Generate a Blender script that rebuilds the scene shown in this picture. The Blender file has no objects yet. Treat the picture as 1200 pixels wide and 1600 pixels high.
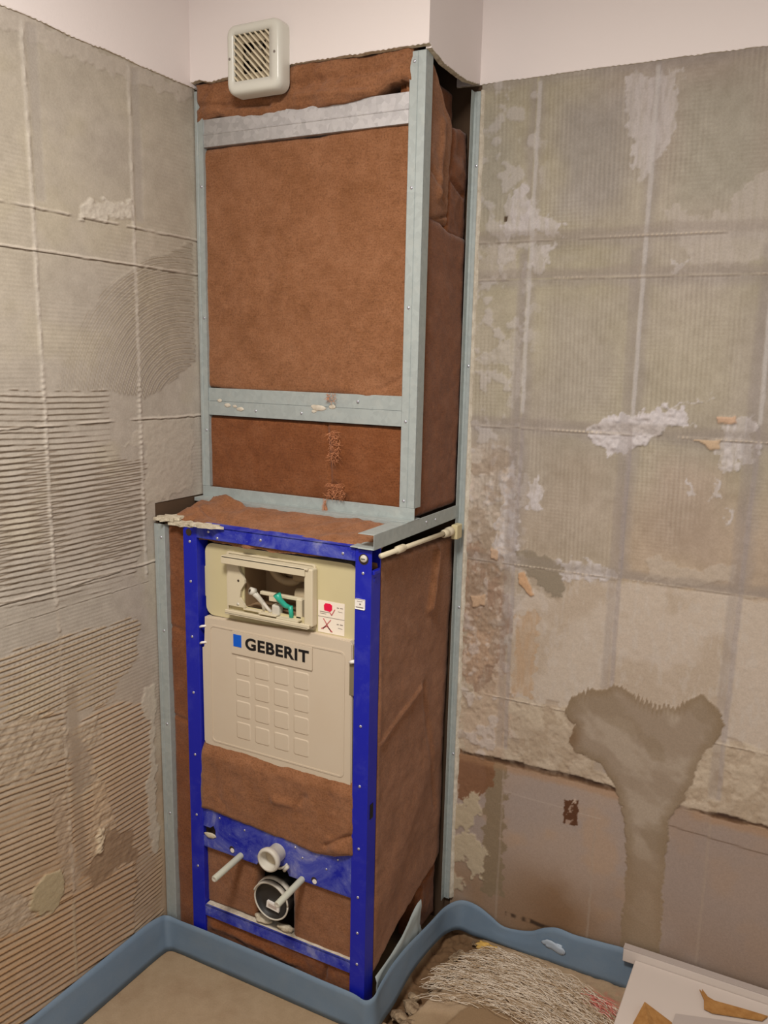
import bpy, bmesh, math, random
import numpy as np
from mathutils import Vector, Matrix

# ---------------------------------------------------------------- camera, light
scn = bpy.context.scene
col = scn.collection
CAM = ((0.88558,0.46398,0.02142),(-0.10924,0.16323,0.98052),(0.45145,-0.87067,0.19524),(1.38534,-1.90487,1.51431))
cd = bpy.data.cameras.new('camera')
cd.sensor_fit = 'VERTICAL'; cd.sensor_height = 32; cd.sensor_width = 24
cd.lens = 26.1789; cd.shift_x = -0.00469; cd.shift_y = 0.01277
cd.clip_start = 0.02
cam = bpy.data.objects.new('camera', cd); col.objects.link(cam)
r_, u_, b_, c_ = CAM
cam.matrix_world = Matrix(((r_[0], u_[0], b_[0], c_[0]), (r_[1], u_[1], b_[1], c_[1]), (r_[2], u_[2], b_[2], c_[2]), (0, 0, 0, 1)))
scn.camera = cam
scn.view_settings.view_transform = 'Standard'; scn.view_settings.look = 'None'
scn.view_settings.gamma = 1; scn.view_settings.use_curve_mapping = False
scn.view_settings.exposure = 0.0
w = bpy.data.worlds.new('world'); scn.world = w; w.use_nodes = True
w.node_tree.nodes['Background'].inputs[0].default_value = (1.0, 0.955, 0.92, 1)
w.node_tree.nodes['Background'].inputs[1].default_value = 0.50
def area(name, loc, rot, size, power, colr):
    l = bpy.data.lights.new(name, 'AREA'); l.shape = 'DISK'; l.size = size; l.energy = power; l.color = colr
    o = bpy.data.objects.new(name, l); o.location = loc; o.rotation_euler = rot; col.objects.link(o)
area('ceiling_lamp', (0.85, -1.55, 2.46), (0, 0, 0), 0.45, 42, (1.0, 0.945, 0.885))

W, D1, D2 = 0.595, 0.2655, 0.441
rng = np.random.default_rng(7); random.seed(7)

# ---------------------------------------------------------------- helpers
def lin(c):
    return tuple(((v/255)/12.92 if v/255 <= .04045 else ((v/255+.055)/1.055)**2.4) for v in c)
def L4(c): return (*lin(c), 1)
def tag(o, label=None, cat=None, group=None, kind=None):
    for k, v in (('label', label), ('category', cat), ('group', group), ('kind', kind)):
        if v: o[k] = v
    return o
def link(name, me, m=None, parent=None, smooth=False):
    o = bpy.data.objects.new(name, me); col.objects.link(o)
    if m is not None and not me.materials:
        for x in (m if isinstance(m, (list, tuple)) else [m]): me.materials.append(x)
    if parent: o.parent = parent; o.matrix_parent_inverse = parent.matrix_world.inverted()
    if smooth: me.polygons.foreach_set('use_smooth', [True]*len(me.polygons))
    return o
def obj(name, bm, m, parent=None, smooth=False):
    bmesh.ops.recalc_face_normals(bm, faces=bm.faces)
    me = bpy.data.meshes.new(name); bm.to_mesh(me); bm.free()
    return link(name, me, m, parent, smooth)
def thing(name, loc, label, cat, group=None):
    o = bpy.data.objects.new(name, None); o.empty_display_size = .05; col.objects.link(o)
    o.matrix_world = Matrix.Translation(loc); o.location = loc
    bpy.context.view_layer.update()
    return tag(o, label, cat, group)
def bx(bm, lo, hi, bev=0, seg=2):
    lo = [min(a, b) for a, b in zip(lo, hi)] if True else lo
    r = bmesh.ops.create_cube(bm, size=1)
    return r['verts']
def box(bm, lo, hi, bev=0, seg=2):
    a = [min(x, y) for x, y in zip(lo, hi)]; b = [max(x, y) for x, y in zip(lo, hi)]
    vs = bmesh.ops.create_cube(bm, size=1)['verts']
    for v in vs:
        v.co = Vector([a[i] + (v.co[i]+.5)*(b[i]-a[i]) for i in range(3)])
    if bev:
        es = list({e for v in vs for e in v.link_edges})
        bmesh.ops.bevel(bm, geom=es, offset=bev, segments=seg, profile=.5, affect='EDGES')
    return bm
def NB(): return bmesh.new()
def boxes(*l, bev=0):
    bm = NB()
    for lo, hi in l: box(bm, lo, hi, bev)
    return bm
def tube(bm, pts, r, seg=14, caps=True, radii=None):
    pts = [Vector(p) for p in pts]; rings = []
    prev = None
    for i, p in enumerate(pts):
        d = (pts[min(i+1, len(pts)-1)] - pts[max(i-1, 0)]).normalized()
        if prev is None:
            a = Vector((0, 0, 1)) if abs(d.z) < .9 else Vector((1, 0, 0))
            n = d.cross(a).normalized()
        else: n = (prev - d*prev.dot(d)).normalized()
        prev = n; b = d.cross(n); rr = radii[i] if radii else r
        rings.append([bm.verts.new(p + (n*math.cos(t)+b*math.sin(t))*rr) for t in [2*math.pi*k/seg for k in range(seg)]])
    for A, B in zip(rings, rings[1:]):
        for k in range(seg): bm.faces.new((A[k], A[(k+1) % seg], B[(k+1) % seg], B[k]))
    if caps: bm.faces.new(rings[0][::-1]); bm.faces.new(rings[-1])
    return bm
def prism(bm, poly, f0, f1):
    """polygon (list of 2D), f0/f1 map 2D -> 3D for both faces"""
    A = [bm.verts.new(f0(p)) for p in poly]; B = [bm.verts.new(f1(p)) for p in poly]
    bm.faces.new(A); bm.faces.new(B[::-1]); n = len(poly)
    for i in range(n): bm.faces.new((A[i], B[i], B[(i+1) % n], A[(i+1) % n]))
    return bm
def lathe(bm, prof, axis_o, ax, seg=32):
    """prof: list of (r, h) along axis ax from axis_o"""
    ax = Vector(ax).normalized(); a = Vector((0, 0, 1)) if abs(ax.z) < .9 else Vector((1, 0, 0))
    n = ax.cross(a).normalized(); b = ax.cross(n); o = Vector(axis_o); rings = []
    for r, h in prof:
        rings.append([bm.verts.new(o + ax*h + (n*math.cos(t)+b*math.sin(t))*max(r, 1e-5)) for t in [2*math.pi*k/seg for k in range(seg)]])
    for A, B in zip(rings, rings[1:]):
        for k in range(seg): bm.faces.new((A[k], A[(k+1) % seg], B[(k+1) % seg], B[k]))
    return bm

# numpy noise
_T = rng.random((256, 256))
def vnoise(x, y, ox=0, oy=0):
    x = np.asarray(x, float)+ox+137.3; y = np.asarray(y, float)+oy+71.7
    xi = np.floor(x).astype(int); yi = np.floor(y).astype(int); fx = x-xi; fy = y-yi
    fx = fx*fx*(3-2*fx); fy = fy*fy*(3-2*fy)
    g = lambda a, b: _T[a % 256, b % 256]
    return ((g(xi, yi)*(1-fx)+g(xi+1, yi)*fx)*(1-fy)+(g(xi, yi+1)*(1-fx)+g(xi+1, yi+1)*fx)*fy)*2-1
def fbm(x, y, s=1., o=4, seed=0):
    r = 0; a = .5
    for k in range(o):
        r = r + a*vnoise(x/s, y/s, seed*13.1+k*5.7, seed*7.9+k*3.1); a *= .5; s = s*.5
    return r
def sd_poly(U, V, poly):
    """signed distance, negative inside"""
    P = np.array(poly, float); d = np.full(U.shape, 1e9); ins = np.zeros(U.shape, bool)
    for i in range(len(P)):
        a, b = P[i], P[(i+1) % len(P)]
        ex, ey = b-a; wx, wy = U-a[0], V-a[1]
        t = np.clip((wx*ex+wy*ey)/(ex*ex+ey*ey+1e-12), 0, 1)
        d = np.minimum(d, (wx-ex*t)**2+(wy-ey*t)**2)
        c = ((a[1] > V) != (b[1] > V)) & (U < (b[0]-a[0])*(V-a[1])/((b[1]-a[1]) or 1e-12)+a[0])
        ins ^= c
    d = np.sqrt(d); return np.where(ins, -d, d)
def sm(x, a, b):
    t = np.clip((x-a)/(b-a), 0, 1); return t*t*(3-2*t)

# ---------------------------------------------------------------- materials
def mat(name, c, rough=.6, metal=0, spec=.3):
    m = bpy.data.materials.new(name); m.use_nodes = True; nt = m.node_tree
    b = nt.nodes['Principled BSDF']
    b.inputs['Base Color'].default_value = L4(c); b.inputs['Roughness'].default_value = rough
    b.inputs['Metallic'].default_value = metal; b.inputs['Specular IOR Level'].default_value = spec
    return m
def N(m, t, **k):
    n = m.node_tree.nodes.new(t)
    for a, v in k.items():
        if a in n.inputs.keys(): n.inputs[a].default_value = v
        else: setattr(n, a, v)
    return n
def bsdf(m): return m.node_tree.nodes['Principled BSDF']
def lk(m, a, b): m.node_tree.links.new(a, b)
def coords(m, scale=(1, 1, 1)):
    t = N(m, 'ShaderNodeTexCoord'); mp = N(m, 'ShaderNodeMapping'); mp.inputs['Scale'].default_value = scale
    lk(m, t.outputs['Object'], mp.inputs[0]); return mp.outputs[0]
def ramp(m, src, stops):
    r = N(m, 'ShaderNodeValToRGB'); e = r.color_ramp.elements
    while len(e) < len(stops): e.new(.5)
    for i, (p, c) in enumerate(stops): e[i].position = p; e[i].color = L4(c)
    lk(m, src, r.inputs[0]); return r.outputs[0]
def noise(m, vec, scale, detail=6, rough=.6, dist=0):
    n = N(m, 'ShaderNodeTexNoise'); n.inputs['Scale'].default_value = scale; n.inputs['Detail'].default_value = detail
    n.inputs['Roughness'].default_value = rough; n.inputs['Distortion'].default_value = dist
    lk(m, vec, n.inputs['Vector']); return n.outputs[0]
def bump(m, src, strength, dist=.002, normal=None):
    b = N(m, 'ShaderNodeBump'); b.inputs['Strength'].default_value = strength; b.inputs['Distance'].default_value = dist
    lk(m, src, b.inputs['Height'])
    if normal: lk(m, normal, b.inputs['Normal'])
    lk(m, b.outputs[0], bsdf(m).inputs['Normal']); return b.outputs[0]
def mixc(m, fac, a, b, mode='MIX'):
    x = N(m, 'ShaderNodeMix', data_type='RGBA', blend_type=mode)
    for s, v in ((x.inputs[0], fac), (x.inputs[6], a), (x.inputs[7], b)):
        if isinstance(v, (int, float)): s.default_value = v
        elif isinstance(v, tuple): s.default_value = v if len(v) == 4 else L4(v)
        else: lk(m, v, s)
    return x.outputs[2]

def wool_mat(name, dark, mid, light):
    m = mat(name, mid, .95, 0, .12)
    v = coords(m); vf = coords(m, (40, 40, 520))
    a = noise(m, v, 17, 8, .78); b = noise(m, vf, 1.0, 4, .7, .6); f = noise(m, v, 260, 4, .75)
    c1 = ramp(m, a, [(.22, dark), (.5, mid), (.80, light)])
    c2 = ramp(m, f, [(.25, (140, 132, 126)), (.5, (222, 220, 218)), (.8, (255, 255, 255))])
    c = mixc(m, .8, c1, c2, 'MULTIPLY')
    c = mixc(m, ramp(m, b, [(.50, (0, 0, 0)), (.80, (165, 165, 165))]), c, light)
    lk(m, c, bsdf(m).inputs['Base Color'])
    n1 = bump(m, f, .55, .0016); bump(m, b, .35, .0012, n1)
    bsdf(m).inputs['Sheen Weight'].default_value = .15
    return m
M_wool = wool_mat('mineral_wool', (128, 82, 48), (154, 105, 72), (176, 126, 92))
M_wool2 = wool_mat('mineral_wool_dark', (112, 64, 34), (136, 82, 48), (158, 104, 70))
M_tuft = mat('wool_fluff', (188, 128, 92), .95, 0, .1)

def zinc_mat(name, c, metal=.75, rough=.42, spang=.35):
    m = mat(name, c, rough, metal, .5)
    v = coords(m, (1, 1, 1)); vo = N(m, 'ShaderNodeTexVoronoi'); vo.inputs['Scale'].default_value = 95; lk(m, v, vo.inputs['Vector'])
    bw = N(m, 'ShaderNodeSeparateColor'); lk(m, vo.outputs['Color'], bw.inputs[0])
    lo = tuple(int(x*.93) for x in c); hi = tuple(min(255, int(x*1.05)) for x in c)
    cc = ramp(m, bw.outputs[0], [(.1, lo), (.9, hi)])
    n = noise(m, v, 30, 6, .7)
    dust = ramp(m, n, [(.5, (0, 0, 0)), (.75, (150, 150, 150))])
    base = mixc(m, spang, L4(c), cc)
    lk(m, mixc(m, dust, base, (196, 194, 184)), bsdf(m).inputs['Base Color'])
    mr = N(m, 'ShaderNodeMapRange'); lk(m, n, mr.inputs[0]); mr.inputs[3].default_value = rough-.1; mr.inputs[4].default_value = rough+.3
    lk(m, mr.outputs[0], bsdf(m).inputs['Roughness'])
    bump(m, vo.outputs['Distance'], .12, .001)
    return m
M_zinc = zinc_mat('galvanised_steel', (172, 180, 178), .35, .5)
M_zincb = zinc_mat('bright_galvanised_steel', (206, 206, 208), .75, .32, .7)

M_blue = mat('blue_paint', (24, 34, 170), .42, 0, .4)
v = coords(M_blue); n = noise(M_blue, v, 14, 8, .72, .4); n2 = noise(M_blue, v, 170, 4, .8)
f1 = ramp(M_blue, n, [(.52, (0, 0, 0)), (.78, (130, 130, 130))]); f2 = ramp(M_blue, n2, [(.66, (0, 0, 0)), (.74, (170, 170, 170))])
c = mixc(M_blue, f1, (22, 32, 168), (112, 116, 190)); c = mixc(M_blue, f2, c, (140, 148, 205)); lk(M_blue, c, bsdf(M_blue).inputs['Base Color'])
M_bluedust = mat('dusty_blue_paint', (50, 60, 170), .7, 0, .3)
v = coords(M_bluedust); n = noise(M_bluedust, v, 11, 8, .7, .6); n2 = noise(M_bluedust, v, 130, 4, .8)
c = ramp(M_bluedust, n, [(.40, (24, 34, 160)), (.55, (78, 86, 175)), (.72, (150, 152, 190))])
c = mixc(M_bluedust, ramp(M_bluedust, n2, [(.62, (0, 0, 0)), (.72, (200, 200, 200))]), c, (165, 162, 190)); lk(M_bluedust, c, bsdf(M_bluedust).inputs['Base Color'])

def plastic(name, c, dirt=None, rough=.45, amt=110):
    m = mat(name, c, rough, 0, .4)
    if dirt:
        v = coords(m); n = noise(m, v, 9, 7, .65, .3)
        lk(m, mixc(m, ramp(m, n, [(.42, (0, 0, 0)), (.8, (amt,)*3)]), c, dirt), bsdf(m).inputs['Base Color'])
    return m
M_cream = plastic('cream_plastic', (206, 194, 152), (176, 156, 114))
M_cream2 = plastic('pale_cream_plastic', (212, 200, 172), (182, 162, 128))
M_cover = plastic('white_cover_foam', (205, 190, 168), (188, 162, 130), .6)
M_fan = plastic('fan_plastic', (214, 212, 200), None, .25)
M_fanin = plastic('fan_inner', (190, 176, 150))
M_dark = mat('dark_inside', (58, 44, 34), .9)
M_tank = plastic('tank_inside', (158, 130, 98), (120, 96, 70), .5, 200)
M_black = plastic('black_plastic', (40, 38, 36), (100, 92, 84), .5, 140)
M_greypl = plastic('grey_plastic', (206, 200, 186), (165, 152, 136), .5, 160)
M_rod = plastic('grey_sleeve', (190, 190, 172), (160, 156, 140), .55)
M_white = plastic('white_plastic', (236, 230, 222), None, .5)
M_green = plastic('green_plastic', (46, 168, 142), None, .35)
M_ink = mat('black_ink', (24, 22, 24), .5)
M_inkg = mat('grey_ink', (130, 120, 112), .6)
M_inkb = mat('blue_ink', (12, 92, 205), .45)
M_inkr = mat('red_ink', (228, 22, 72), .45)
M_inkp = mat('pale_red_ink', (196, 110, 108), .5)
M_sticker = mat('sticker_paper', (242, 230, 212), .5)
M_screw = mat('screw_head', (205, 205, 215), .3, .8, .5)
M_paint = mat('white_wall_paint', (234, 225, 221), .85, 0, .2)
v = coords(M_paint); bump(M_paint, noise(M_paint, v, 160, 5, .7), .25, .001)
M_gyp = mat('gypsum_edge', (206, 196, 172), .95)
v = coords(M_gyp); n = noise(M_gyp, v, 90, 6, .7); bump(M_gyp, n, .6, .002)
lk(M_gyp, ramp(M_gyp, n, [(.3, (160, 146, 120)), (.6, (214, 204, 182))]), bsdf(M_gyp).inputs['Base Color'])
M_plaster = mat('pale_plaster', (205, 196, 178), .95)
v = coords(M_plaster); n = noise(M_plaster, v, 60, 7, .7); bump(M_plaster, n, .5, .002)
lk(M_plaster, ramp(M_plaster, n, [(.3, (176, 164, 144)), (.65, (214, 206, 190))]), bsdf(M_plaster).inputs['Base Color'])

def field_mat(name, fine=.5):
    m = mat(name, (160, 150, 130), .92, 0, .2)
    a = N(m, 'ShaderNodeVertexColor'); a.layer_name = 'Col'
    v = coords(m); n = noise(m, v, 240, 5, .7); n2 = noise(m, v, 45, 5, .65)
    c = mixc(m, .35, a.outputs[0], ramp(m, n, [(.25, (185, 185, 185)), (.7, (255, 255, 255))]), 'MULTIPLY')
    lk(m, c, bsdf(m).inputs['Base Color'])
    n1 = bump(m, n, fine*.6, .0010); bump(m, n2, .2, .002, n1)
    return m
M_field = field_mat('tile_adhesive')
M_floor = field_mat('floor_screed', .35)

M_strip = mat('blue_sealing_tape', (118, 146, 170), .6, 0, .3)
v = coords(M_strip); n = noise(M_strip, v, 13, 6, .7); n2 = noise(M_strip, v, 300, 3, .7)
lk(M_strip, mixc(M_strip, ramp(M_strip, n, [(.45, (0, 0, 0)), (.75, (140, 140, 140))]), (110, 129, 147), (140, 149, 154)), bsdf(M_strip).inputs['Base Color'])
bump(M_strip, n2, .25, .001)
M_fleece = mat('tape_fleece', (160, 168, 166), .9)
M_fibre = mat('glass_fibre', (222, 208, 188), .7)
M_fibret = mat('dusty_fibre', (176, 152, 122), .8)
M_fibrer = mat('red_fibre', (205, 110, 100), .7)
M_card = mat('brown_cardboard', (170, 122, 66), .8)
v = coords(M_card); n = noise(M_card, v, 60, 5, .6); lk(M_card, ramp(M_card, n, [(.3, (158, 110, 58)), (.7, (182, 136, 80))]), bsdf(M_card).inputs['Base Color'])
M_tray = mat('white_board', (208, 196, 186), .6)
M_trayg = mat('grey_board', (182, 170, 162), .6)
M_foam = mat('yellow_foam', (214, 172, 90), .8)
M_stone = mat('rubble', (150, 128, 100), .95)
v = coords(M_stone); n = noise(M_stone, v, 60, 6, .7); bump(M_stone, n, .6, .003); lk(M_stone, ramp(M_stone, n, [(.3, (92, 68, 48)), (.7, (180, 158, 128))]), bsdf(M_stone).inputs['Base Color'])

# ---------------------------------------------------------------- walls as relief fields
def grid_obj(name, P, C, keep, m, parent):
    """P (nv,nu,3), C (nv,nu,3); keep (nv-1,nu-1) bool of faces"""
    nv, nu = P.shape[:2]
    jj, ii = np.nonzero(keep)
    if len(jj) == 0: return None
    q = np.stack([jj*nu+ii, jj*nu+ii+1, (jj+1)*nu+ii+1, (jj+1)*nu+ii], 1)
    un, inv = np.unique(q.ravel(), return_inverse=True)
    me = bpy.data.meshes.new(name); nf = len(q)
    me.vertices.add(len(un)); me.vertices.foreach_set('co', P.reshape(-1, 3)[un].astype(np.float32).ravel())
    me.loops.add(nf*4); me.loops.foreach_set('vertex_index', inv.astype(np.int32).ravel())
    me.polygons.add(nf); me.polygons.foreach_set('loop_start', np.arange(0, nf*4, 4, dtype=np.int32))
    me.polygons.foreach_set('use_smooth', np.ones(nf, bool))
    me.update(calc_edges=True)
    if C is not None:
        at = me.color_attributes.new('Col', 'FLOAT_COLOR', 'POINT')
        cc = np.ones((len(un), 4), np.float32); cc[:, :3] = C.reshape(-1, 3)[un]
        at.data.foreach_set('color', cc.ravel())
    me.validate()
    return link(name, me, m, parent)
def slin(a):
    a = np.clip(np.asarray(a, float)/255, 0, 1); return np.where(a <= .04045, a/12.92, ((a+.055)/1.055)**2.4)

class Field:
    def __init__(s, U, V):
        s.U, s.V = np.meshgrid(U, V); s.H = np.zeros(s.U.shape); s.C = np.zeros(s.U.shape+(3,)); s.streak = False
    def paint(s, mask, c, k=1.):
        m = (mask*k)[..., None]; s.C = s.C*(1-m)+np.array(c, float)*m
    def patch(s, poly, c=None, h=None, soft=.006, jit=.012, js=.02, k=1., seed=1, rough=0):
        U = s.U+fbm(s.U, s.V, js, 4, seed)*jit*2; V = s.V+fbm(s.U, s.V, js, 4, seed+5)*jit*2
        d = sd_poly(U, V, poly); m = 1-sm(d, -soft/2, soft/2)
        if s.streak: m = m*(.62+.38*sm(fbm(s.U, s.V*.16, .007, 3, seed+20), -.25, .15))
        if c is not None: s.paint(m, c, k)
        if h is not None: s.H = s.H*(1-m)+m*(h+rough*(fbm(s.U, s.V, .012, 4, seed+9)+.35*fbm(s.U, s.V, .005, 2, seed+8)))
        return m

def saw(ph):                       # sloped comb ridge: slow rise, sudden drop
    f = ph-np.floor(ph); return np.where(f < .82, f/.82, (1-f)/.18)

# ---- left wall
ul = np.concatenate([np.linspace(-2.6, -1.02, 60)[:-1], np.arange(-1.02, -.2549, .0031)])
vl = np.arange(0, 2.1165, .0016)
F = Field(ul, vl); U, V = F.U, F.V
big = fbm(U, V, .5, 4, 3); med = fbm(U, V, .12, 5, 4); fine = fbm(U, V, .02, 4, 6)
base = np.array((180, 171, 158.)); F.C[:] = base
F.paint(sm(-V, -1.0, -.2)*.8, (182, 150, 116))                    # thinner adhesive over tan render lower down
F.paint(sm(big, -.1, .4), (184, 174, 154), .5); F.paint(sm(-big, 0, .4), (172, 160, 148), .45)
F.paint(sm(med, .1, .5), (180, 170, 146), .35)
F.C += (fine*9+med*8)[..., None]
F.H = .0012+.0006*med+.0003*fine
yj = [-1.79, -1.527, -1.262, -.998, -.735, -.472]; zj = [.505, .682, 1.029, 1.367, 1.703, 1.782]
# weave print of the tile backs: faint fine grid
F.H += .00012*np.sign(np.sin(V*2*math.pi/.0085))*sm(vnoise(U/.15, V/.15, 5), -.2, .3)
near = np.clip((U+1.15)/.12, 0, 1)
# concentric combed arcs, upper right; shade painted dark in each groove
cx, cz = [(-0.314,1.358)][0]
rr = np.hypot((U-cx)*1.0, (V-cz)*1.0); wob = .0025*fbm(U, V, .06, 3, 21)
arc = F.patch([(-0.481,1.697),(-0.28,1.777),(-0.283,1.504),(-0.371,1.444),(-0.457,1.414),(-0.543,1.43),(-0.701,1.442),(-0.671,1.506),(-0.614,1.592),(-0.558,1.647)], None, None, .01, .006, .03, seed=2)
rid = saw((rr+wob)/.0122)
amp = .0032*(.35+.65*sm(U, -.62, -.46))
F.H += arc*(rid*amp-.0006); fa = (rr+wob)/.0122; fa = fa-np.floor(fa); da_ = np.minimum(np.abs(fa-.92), 1-np.abs(fa-.92)); F.paint(arc*(1-sm(da_, .05, .16))*(.4+.6*sm(U, -.7, -.45)), (112, 98, 80), .7)
# horizontal combing; the dark colour paints shade along every groove
def comb(poly, pitch, amp, slope, seed, dark=(120, 104, 86), tan=None, curve=0, dash=0):
    m = F.patch(poly, None, None, .008, .008, .03, seed=seed)*near
    ph = (V - slope*(U+.47) - curve*(U+.6)**2 + .005*fbm(U, V*.6, .3, 3, seed+3) + .0009*fbm(U, V, .04, 2, seed+7))/pitch
    r = saw(-ph); br = .25+.75*sm(fbm(U*.5, V, .06, 4, seed+11), -.42, -.2)
    F.H[:] = F.H + m*br*(r*amp-.0005)
    if tan is not None: F.paint(m*sm(r, .35, .9), tan, .6)
    fr_ = (-ph)-np.floor(-ph); dv = np.minimum(np.abs(fr_-.86), 1-np.abs(fr_-.86)); F.paint(m*br*(1-sm(dv, .06, .17)), dark, .75)
    if dash: F.paint(m*br*sm(np.sin(U*2*math.pi/.0125+np.floor(-ph)*.6), .2, .7)*(1-sm(np.abs(fr_-.40), .05, .12)), (130, 108, 86), .6)
comb([(-0.873,1.438),(-0.73,1.435),(-0.562,1.431),(-0.565,1.309),(-0.47,1.269),(-0.472,1.152),(-0.5,1.005),(-0.66,0.991),(-0.906,1.033)], .0118, .0021, -.02, 31, curve=.10)
comb([(-0.893,1.348),(-0.458,1.263),(-0.472,1.061),(-0.917,1.067)], .0118, .0008, .03, 37)
comb([(-0.915,0.927),(-0.733,0.926),(-0.502,0.913),(-0.506,0.803),(-0.561,0.774),(-0.582,0.742),(-0.64,0.733),(-0.926,0.801)], .0118, .0019, .008, 41, dark=(116, 96, 74), tan=(186, 156, 116), dash=1)
comb([(-0.925,0.807),(-0.809,0.778),(-0.721,0.763),(-0.727,0.564),(-0.736,0.318),(-0.964,0.343)], .0132, .0022, -.15, 47, dark=(112, 88, 64), tan=(180, 146, 108))
comb([(-0.732,0.701),(-0.64,0.728),(-0.564,0.72),(-0.478,0.68),(-0.472,0.44),(-0.504,0.318),(-0.488,0.288),(-0.712,0.328),(-0.733,0.474)], .0125, .0021, -.013, 48, dark=(116, 88, 62), tan=(198, 158, 114))
comb([(-0.964,0.343),(-0.825,0.342),(-0.703,0.322),(-0.544,0.3),(-0.552,0.063),(-0.989,0.035)], .0152, .0026, -.15, 50, dark=(106, 76, 50), tan=(194, 150, 104))
comb([(-0.555,0.303),(-0.456,0.277),(-0.458,0.092),(-0.552,0.063)], .0115, .0022, .06, 49, dark=(100, 80, 60), tan=(176, 146, 110))
# rough torn areas
for k, (p, c, h, rg, kk) in enumerate([
    ([(-0.625,1.801),(-0.574,1.821),(-0.521,1.823),(-0.474,1.833),(-0.474,1.804),(-0.559,1.782),(-0.623,1.779)], (206, 198, 184), .0032, .0022, .8),
    ([(-0.898,0.796),(-0.824,0.784),(-0.696,0.709),(-0.642,0.71),(-0.627,0.642),(-0.735,0.658),(-0.803,0.644),(-0.908,0.671)], (186, 170, 148), .002, .003, .5),
    ([(-0.782,0.59),(-0.74,0.577),(-0.729,0.425),(-0.711,0.351),(-0.747,0.348),(-0.767,0.446)], (180, 160, 138), .001, .0025, .5),
    ([(-0.665,0.628),(-0.624,0.53),(-0.603,0.438),(-0.629,0.336),(-0.675,0.322),(-0.677,0.444),(-0.66,0.531)], (198, 174, 144), .0022, .003, .6),
    ([(-0.926,0.449),(-0.854,0.383),(-0.826,0.327),(-0.89,0.323),(-0.934,0.345)], (184, 170, 152), .002, .0025, .5),
    ([(-0.63,0.42),(-0.551,0.378),(-0.534,0.299),(-0.607,0.307),(-0.667,0.3),(-0.702,0.346)], (150, 124, 98), .0012, .0015, .8),
    ([(-0.535,1.306),(-0.455,1.314),(-0.463,1.166),(-0.301,1.191),(-0.295,1.365),(-0.445,1.365)], (190, 180, 164), .0018, .0008, .5),
    ([(-0.493,0.726),(-0.458,0.723),(-0.464,0.454),(-0.457,0.274),(-0.488,0.291),(-0.498,0.453),(-0.472,0.628),(-0.501,0.656)], (200, 190, 172), .0028, .0008, .8),
    ([(-0.657,0.45),(-0.643,0.442),(-0.643,0.377),(-0.658,0.377)], (214, 196, 166), .006, .004, .9),
    ([(-0.732,0.701),(-0.68,0.68),(-0.651,0.558),(-0.707,0.554),(-0.722,0.637)], (166, 150, 132), .0012, .002, .6),
    ([(-0.777,2.124),(-0.621,2.11),(-0.393,2.115),(-0.268,2.11),(-0.269,2.088),(-0.394,2.079),(-0.608,2.074),(-0.781,2.076)], (194, 184, 172), .0022, .0006, .6),
    ]):
    F.patch(p, c, h, .006, .009, .02, kk, seed=60+k, rough=rg)
# joints: squeezed grout lines
def vjoint(F, u0, z0, z1, wd, h, c, seed, k=.7, crumb=1.):
    U, V = F.U, F.V
    d = np.abs(U-u0+.004*fbm(U, V, .25, 3, seed)+.002*fbm(U, V, .02, 2, seed+1))
    m = (1-sm(d, wd*.4, wd))*sm(V, z0-.01, z0)*(1-sm(V, z1, z1+.01))
    F.H[:] = F.H*(1-m*.7)+m*(h*.7+crumb*.0035*np.clip(fbm(U, V, .018, 4, seed+2), 0, 1)); F.paint(m, c, k)
def hjoint(F, v0, u0, u1, wd, h, c, seed, k=.7, dark=(110, 96, 80), dk=.5):
    U, V = F.U, F.V
    dd = V-v0+.004*fbm(U, V, .2, 3, seed)+.002*fbm(U, V, .02, 2, seed+1); on = sm(fbm(U, V*.3, .06, 3, seed+6), -.32, -.05)
    e = sm(U, u0-.01, u0)*(1-sm(U, u1, u1+.01))*on
    m = (1-sm(np.abs(dd), wd*.4, wd))*e
    F.H[:] = F.H+m*h; F.paint(m, c, k)
    m2 = (1-sm(np.abs(dd+wd), wd*.2, wd*.5))*e
    F.H[:] = F.H-m2*.0012; F.paint(m2, dark, dk)
for k, y in enumerate(yj):
    vjoint(F, y, 1.0, 2.1, .0065, .0022, (204, 196, 184), 80+k, .55)
    if y < -.6: vjoint(F, y+.004, .33, 1.0, .0060, .0008, (188, 174, 156), 86+k, .35, 1.4); vjoint(F, y, .12, .30, .006, .0030, (184, 164, 136), 87+k, .8, .3); vjoint(F, y+.03, .36, .80, .020, .0008, (150, 132, 112), 88+k, .4, 0)  # last, wide band paints a strip of shade beside the joint
    vjoint(F, y+.022, 1.8, 2.1, .016, .0004, (168, 160, 152), 90+k, .45, 0)
for y in (-.735, -.472):
    dj = np.abs(U-y+.004*fbm(U, V, .25, 3, 84)); bd_ = sm(fbm(U, V, .03, 3, 85), -.3, .2)*(1-sm(dj, .003, .007))*(.5+.5*np.sin(V*2*math.pi/.0118))*sm(V, 1.0, 1.06)*(1-sm(V, 1.44, 1.5))*near; F.H += bd_*.0022; F.paint(bd_, (200, 190, 176), .55)
for k, z in enumerate(zj[2:]): hjoint(F, z, -2.6, -.26, .0035, .0018, (206, 196, 182), 100+k, .6, dk=.55)
hjoint(F, .985, -2.6, -.47, .002, .0006, (196, 186, 170), 105, .4)
# oval filler patch near the lower left, its own mesh
opoly = [(-0.841,0.388),(-0.823,0.405),(-0.8,0.412),(-0.766,0.399),(-0.755,0.364),(-0.76,0.333),(-0.789,0.316),(-0.826,0.33),(-0.846,0.358)]
om = F.patch(opoly, (178, 162, 130), .0045, .004, .004, .015, 1, seed=71, rough=.001)
F.H = np.clip(F.H, 0, .012)
F.C = slin(F.C)

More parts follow.
